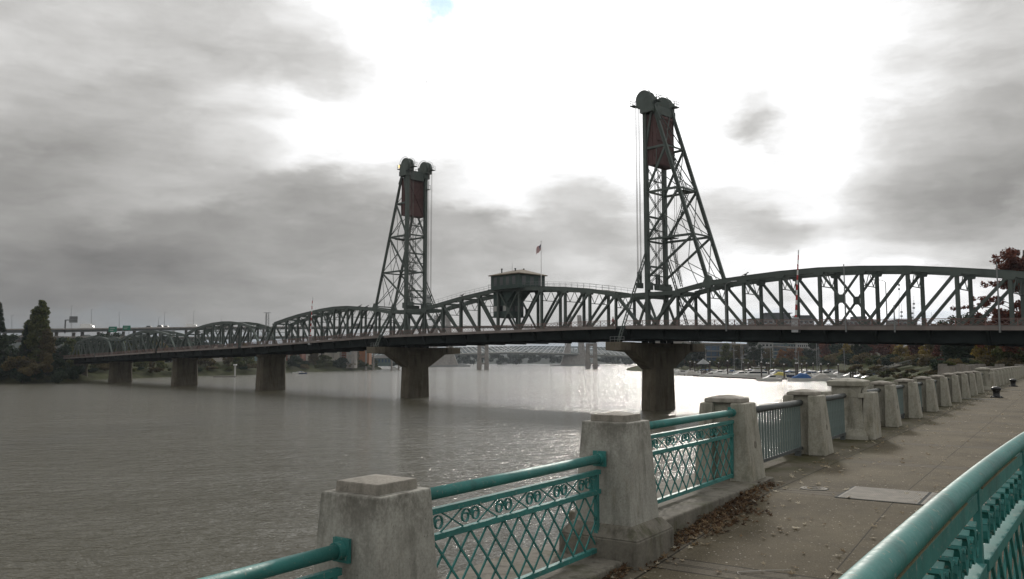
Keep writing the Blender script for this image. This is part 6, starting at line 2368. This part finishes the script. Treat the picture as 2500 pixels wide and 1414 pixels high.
# ---- teal railing in the right foreground
RB = [(-.8 + .35 * k, -.40 + .0052 * max(0, -.8 + .35 * k - .2) ** 2) for k in range(44)]
def rb(a):
    return lerp_table(RB, a)
fr = thing('lattice_railing', 'large teal railing with a round top rail in the right foreground', 'railing', ab(2, -.42, 0), group='teal lattice railings')
ZR = 1.370
m = MB()
pp = [ab(a, rb(a), ZR) for a in [-.6 + .46 * k for k in range(31)]]
m.path(pp, .039, 32)
m.build('top_rail', M['teal'], fr, smooth=True)
pa = [-.6 + .1 * k for k in range(138)]
pst = [.22, 2.07, 3.92, 5.77, 7.62, 9.47, 11.32, 13.1]
for (z0, z1, w, nm, mt) in ((ZR - .128, ZR - .058, .008, 'upper_bar', 'teal'), (ZR - .385, ZR - .335, .030, 'middle_bar', 'teal'), (.10, .155, .030, 'bottom_bar', 'teal')):
    for a, b in zip(pst, pst[1:]):
        m = MB()
        a2, b2 = a + .04, b - .04
        m.hexa([ab(a2, rb(a2) - w, z0), ab(a2, rb(a2) + w, z0), ab(b2, rb(b2) + w, z0), ab(b2, rb(b2) - w, z0),
                ab(a2, rb(a2) - w, z1), ab(a2, rb(a2) + w, z1), ab(b2, rb(b2) + w, z1), ab(b2, rb(b2) - w, z1)])
        m.build(nm, M[mt], fr, bevel=.003)
for a, b in zip(pst, pst[1:]):
    m = MB()
    a2, b2 = a + .10, b - .35
    n_ = 6
    for k in range(n_):
        u0, u1 = a2 + (b2 - a2) * k / n_, a2 + (b2 - a2) * (k + 1) / n_
        m.beam(ab(u0, rb(u0) + .004, ZR - .056), ab(u1, rb(u1) + .004, ZR - .056), .016, .006)
    m.build('worn_strip', M['teal_edge'], fr)
for a in pst:
    m = MB()
    m.hexa([ab(a - .038, rb(a) - .014, -.1), ab(a - .038, rb(a) + .014, -.1), ab(a + .038, rb(a) + .014, -.1), ab(a + .038, rb(a) - .014, -.1),
            ab(a - .038, rb(a) - .014, ZR - .04), ab(a - .038, rb(a) + .014, ZR - .04), ab(a + .038, rb(a) + .014, ZR - .04), ab(a + .038, rb(a) - .014, ZR - .04)])
    m.build('flat_post', M['teal'], fr, bevel=.004)
zt, zm, zb = ZR - .128, ZR - .335, .155
for a, b in zip(pst, pst[1:]):
    n = 8
    h = zt - zm
    for i in range(n):
        y = a + .12 + (b - a - .24) * (i + .5) / n
        m = MB()
        for sg in (-1, 1):
            pts = []
            for k in range(15):
                u = k / 14
                rr = h * .36 * (1 - .6 * u)
                an = R(90) + sg * 2 * math.pi * 1.3 * u
                pts.append(ab(y + sg * h * .34 + rr * math.cos(an), rb(y), (zt + zm) / 2 + rr * math.sin(an)))
            for p, q in zip(pts, pts[1:]):
                m.beam(p, q, .008, .034, MM)
        m.build('scroll', M['teal'], fr)
    nn = 7
    dx = (b - a - .1) / nn
    m = MB()
    zl = zm - .05
    for i in range(-3, nn + 1):
        for sg in (1, -1):
            ya, yb = a + .05 + dx * i, a + .05 + dx * (i + 3)
            u0 = max(0, (a + .05 - ya) / (yb - ya))
            u1 = min(1, (b - .05 - ya) / (yb - ya))
            if u1 - u0 < .04:
                continue
            f = (lambda u: zl + (zb - zl) * u) if sg > 0 else (lambda u: zb + (zl - zb) * u)
            e0, e1 = ya + (yb - ya) * u0, ya + (yb - ya) * u1
            m.beam(ab(e0, rb(e0) + sg * .007, f(u0)), ab(e1, rb(e1) + sg * .007, f(u1)), .013, .028)
    m.build('lattice', M['teal'], fr)

# ------------------------------------------------------------------ things on the paving
def bollard(label, x, y):
    r = thing('mooring_bollard', label, 'mooring bollard', (x, y, 0), group='black mooring bollards on the promenade')
    m = MB()
    m.lathe((0, 0, 0), [(.30, 0), (.30, .045), (.22, .06)], 16)
    for k in range(6):
        a = k * math.pi / 3
        m.lathe((.255 * math.cos(a), .255 * math.sin(a), .05), [(.03, 0), (.03, .03)], 6)
    m.build('base_flange', M['black'], r, world=False)
    m = MB()
    m.lathe((0, 0, .05), [(.20, 0), (.16, .05), (.15, .18), (.17, .28), (.215, .35), (.225, .41), (.20, .46), (.12, .495), (.02, .505)], 20)
    m.build('post', M['black'], r, world=False, smooth=True)
    m = MB()
    m.lathe((-.02, .0, .52), [(.17, -.03), (.15, .0), (.06, .035), (.01, .04)], 12)
    m.build('dropping_crust', M['white'], r, world=False, smooth=True)
    return r
bollard('black mooring bollard with a white crusted top, nearer one', 24.41, 41.58)
bollard('black mooring bollard with a white crusted top, farther one by the right edge', 36.08, 59.34)

mh = thing('manhole_cover', 'round pale manhole cover set in the paving', 'manhole cover', ab(12.5, -3.11, .004), ROT_F)
m = MB()
m.lathe((0, 0, -.01), [(.20, 0), (.20, .011)], 28)
m.build('ring', M['steel_dark'], mh, world=False)
m = MB()
m.lathe((0, 0, -.01), [(.185, 0), (.185, .014)], 28)
for k in range(3):
    rr = .05 + .045 * k
    pts = [(rr * math.cos(2 * math.pi * j / 24), rr * math.sin(2 * math.pi * j / 24), .004) for j in range(25)]
    m.path(pts, .006, 5)
m.build('lid', M['hatch'], mh, world=False)

gr = thing('access_hatch', 'long pale ribbed metal hatch in the paving beside the teal railing', 'hatch', ab(12.43, -2.55, .004), ROT_F)
m = MB()
m.box(-.13, 1.93, -.60, .60, 0, .003)
m.build('frame', M['steel_dark'], gr, world=False)
for x0, x1 in ((-.10, .88), (.92, 1.90)):
    m = MB()
    m.box(x0, x1, -.57, .57, .001, .006)
    k = x0 + .03
    while k < x1 - .03:
        m.box(k, k + .012, -.55, .55, .006, .009)
        k += .026
    m.build('lid_plate', M['hatch'], gr, world=False)
for i, (px, py, w, l, rot) in enumerate(((2392, 974, 1.9, .10, 60), (2290, 1090, .32, .05, 40))):
    pass
# pale painted strips across the walk
for i, (px, y, lab) in enumerate(((2378, 975, 'pale narrow strip in the paving left of the nearer bollard'), (2440, 943, 'pale narrow strip in the paving beyond the nearer bollard'), (2482, 953, 'pale narrow strip in the paving at the right edge'))):
    d = ray(px, y)
    k = -EYE / d.z
    p = Vector((d.x * k, d.y * k, .006))
    r_ = thing('metal_strip', lab, 'strip', p, ROT_F, group='pale strips across the promenade')
    m = MB()
    m.box(-.85, .85, -.09, .09, 0, .012)
    m.build('strip', M['galv'], r_, world=False)
tw = thing('fallen_twig', 'thin pale twig with a side shoot on the near paving', 'twig', ab(8.4, -2.6, -.16))
m = MB()
t0, t1 = ab(8.05, -2.75, ramp_z(8.05) + .014), ab(8.35, -2.32, ramp_z(8.35) + .014)
m.path([t0, t0.lerp(t1, .3) + F * .012, t0.lerp(t1, .55) - F * .006 + Vector((0, 0, .006)), t0.lerp(t1, .8) + F * .010, t1], .005, 5, .0025)
m.path([t0, t0 + F * -.06 + MM * .02, t0 + F * -.10 + MM * .06], .004, 5, .002)
m.build('stem', M['canvas_w'], tw)

# fallen leaves: scattered and heaped
def star_leaf(m, p, s, rnd, lift=.25):
    a0 = rnd.uniform(0, 6.28)
    n = 5
    tilt = Vector((rnd.gauss(0, lift), rnd.gauss(0, lift), 1)).normalized()
    ax, ay = vperp(tilt, Vector((math.cos(a0), math.sin(a0), 0)))
    o = len(m.v)
    m.v.append(p + tilt * s * .10)
    for k in range(2 * n):
        an = math.pi * k / n
        rr = s * (1.0 if k % 2 == 0 else .36) * rnd.uniform(.8, 1.1) * (1.15 if k == 0 else 1)
        m.v.append(p + ax * rr * math.cos(an) + ay * rr * math.sin(an) + tilt * (s * rnd.uniform(-.02, .28) if k % 2 == 0 else 0))
    for k in range(2 * n):
        m.f.append((o, o + 1 + k, o + 1 + (k + 1) % (2 * n)))
rnd = random.Random(31)
m = MB()
for _ in range(1500):
    a = 4.5 + 60 * rnd.random() ** 2.2
    b = rnd.uniform(-3.9, -.3)
    if rnd.random() < .25:
        b = -3.9 + abs(rnd.gauss(0, .35))
    s = rnd.choice((.018, .024, .03, .036, .044, .058)) * rnd.uniform(.8, 1.15)
    star_leaf(m, ab(a, b, ramp_z(a) + .012 + s * .05), s, rnd)
tag(m.build('fallen_leaves', M['leaf']), 'pale dry leaves scattered over the promenade', 'leaves', kind='stuff')
m = MB()
for _ in range(2400):
    a = rnd.uniform(5.0, 12.6)
    dens = math.exp(-((a - 10.1) / 1.1) ** 2) + .22
    if rnd.random() > dens:
        continue
    b = -3.79 + abs(rnd.gauss(0, .13 * (.5 + dens)))
    s = rnd.uniform(.024, .05)
    star_leaf(m, ab(a, b, ramp_z(a) + .012 + abs(rnd.gauss(0, .035)) * math.exp(-((b + 3.89) / .2) ** 2)), s, rnd, .6)
tag(m.build('leaf_litter', M['litter']), 'brown leaf litter heaped along the foot of the kerb', 'leaves', kind='stuff')
# grass blades on the lawn strip, tufts along the joints
m = MB()
for _ in range(5200):
    a = rnd.uniform(3.0, 13)
    b = rb(a) + .12 + abs(rnd.gauss(0, 1.0))
    p = ab(a, b, -.02 + .004 * a)
    hh = rnd.uniform(.05, .15)
    dx = Vector((rnd.gauss(0, .03), rnd.gauss(0, .03), hh))
    w = Vector((rnd.uniform(-1, 1), rnd.uniform(-1, 1), 0)).normalized() * .006
    m.add([p - w, p + w, p + dx], [(0, 1, 2)])
tag(m.build('grass', M['f_green']), 'grass edge behind the teal railing at the lower right corner', 'grass', kind='stuff')

# ------------------------------------------------------------------ person on the bridge walkway, birds
def person_on_bridge():
    base = B(2.8, -10.1, zd(2.8) + .48)
    r = thing('person', 'person in a red jacket walking on the bridge walkway by the right tower', 'person', base)
    vs = [(0, 0, .95), (0, 0, 1.2), (0, 0, 1.42), (0, 0, 1.52), (.02, 0, 1.66),
          (0, .19, 1.40), (.02, .26, 1.13), (.10, .25, .90), (0, -.19, 1.40), (-.03, -.26, 1.13), (.04, -.25, .90),
          (0, .10, .90), (.12, .11, .48), (.05, .11, .06), (.20, .11, .03), (0, -.10, .90), (-.05, -.11, .48), (-.26, -.11, .10), (-.14, -.11, .03)]
    es = [(0, 1), (1, 2), (2, 3), (3, 4), (2, 5), (5, 6), (6, 7), (2, 8), (8, 9), (9, 10), (0, 11), (11, 12), (12, 13), (13, 14), (0, 15), (15, 16), (16, 17), (17, 18)]
    rad = [.15, .16, .14, .06, .11, .075, .055, .04, .075, .055, .04, .10, .07, .05, .04, .10, .07, .05, .04]
    me = bpy.data.meshes.new('body')
    me.from_pydata([tuple(D * x + NN * y + Vector((0, 0, z))) for x, y, z in vs], es, [])
    o = bpy.data.objects.new('body', me)
    C.objects.link(o)
    o.parent = r
    sk = o.modifiers.new('skin', 'SKIN')
    for i, q in enumerate(rad):
        me.skin_vertices[0].data[i].radius = (q, q)
    me.skin_vertices[0].data[0].use_root = True
    sb = o.modifiers.new('sub', 'SUBSURF')
    sb.levels = sb.render_levels = 1
    mt, g, bs = new_mat('person_clothes')
    tc = g.n('ShaderNodeTexCoord')
    sp = g.n('ShaderNodeSeparateXYZ')
    g.link(tc.outputs['Object'], sp.inputs[0])
    c = g.mix(g.math('GREATER_THAN', sp.outputs[2], .9), (.03, .03, .04), (.30, .05, .06))
    c = g.mix(g.math('GREATER_THAN', sp.outputs[2], 1.50), c, (.40, .25, .18))
    g.link(c, bs.inputs['Base Color'])
    me.materials.append(mt)
    m = MB()
    m.lathe(base + D * .01 + Vector((0, 0, 1.64)), [(.10, 0), (.125, .05), (.12, .11), (.07, .16), (.01, .175)], 10)
    m.build('hair', M['bark'], r)
person_on_bridge()
def bird(label, p, s=1.0, wings=False):
    m = MB()
    p = Vector(p)
    m.path([p + Vector((-.22, 0, .12)) * s, p + Vector((-.08, 0, .2)) * s, p + Vector((.08, 0, .27)) * s, p + Vector((.15, 0, .36)) * s, p + Vector((.21, 0, .40)) * s, p + Vector((.30, 0, .38)) * s], .06 * s, 7)
    m.path([p + Vector((-.12, 0, .14)) * s, p + Vector((0, 0, .2)) * s, p + Vector((.1, 0, .26)) * s], .12 * s, 8, .07 * s)
    m.prism([(-.2, .14), (-.5, .02), (-.48, .08), (-.2, .22)], p - Vector((0, .05 * s, 0)), Vector((s, 0, 0)), Vector((0, 0, s)), (0, .1 * s, 0))
    for e in (-.04, .04):
        m.tube(p + Vector((.0, e, -.02)) * s, p + Vector((.02, e, .12)) * s, .012 * s, n=4)
    if wings:
        for e in (-1, 1):
            m.add([p + Vector((.1, 0, .25)) * s, p + Vector((-.15, 0, .22)) * s, p + Vector((-.2, e * .7, .42)) * s, p + Vector((.05, e * .5, .45)) * s], [(0, 1, 2, 3)])
    o = m.build('bird', M['black'], None, loc=p)
    tag(o, label, 'bird')
bird('dark bird perched on the near span chord, right of the right tower', B(-20.6, -3, 16.40), 1.5)
bird('dark bird perched on the arched chord left of the left tower, left one of two', B(94.8, -3, 16.40), 1.5)
bird('dark bird perched on the arched chord left of the left tower, right one of two', B(91.6, -3, 16.1), 1.5)
bird('tiny bird flying high in the white sky between the towers', at(1042, 202, 150), .42, True)
bird('dark bird perched on the lift span chord left of the control house', B(53.0, -3, 16.92), 1.6)

# any part left without its thing's transform is checked here
for ob in C.objects:
    if ob.get('category') and ob.parent is None and not ob.get('kind'):
        ob['kind'] = 'thing'
    if ob.get('label') == '':
        ob['label'] = ob.name.split('.')[0].replace('_', ' ') + ' seen in the scene'

# ------------------------------------------------------------------ damp river air
hz = MB()
hz.box(-3200, 4200, -60, 5600, WATER_Z - 3, 160)
hm = bpy.data.materials.new('damp_air')
hm.use_nodes = True
hm.node_tree.nodes.clear()
hg = NT(hm.node_tree)
pv_ = hg.n('ShaderNodeVolumePrincipled')
pv_.inputs['Color'].default_value = (0.80, 0.87, 0.95, 1)
pv_.inputs['Density'].default_value = 0.00007
pv_.inputs['Anisotropy'].default_value = 0.3
ho = hg.n('ShaderNodeOutputMaterial')
hg.link(pv_.outputs[0], ho.inputs['Volume'])
h_ = tag(hz.build('haze', hm), kind='stuff')
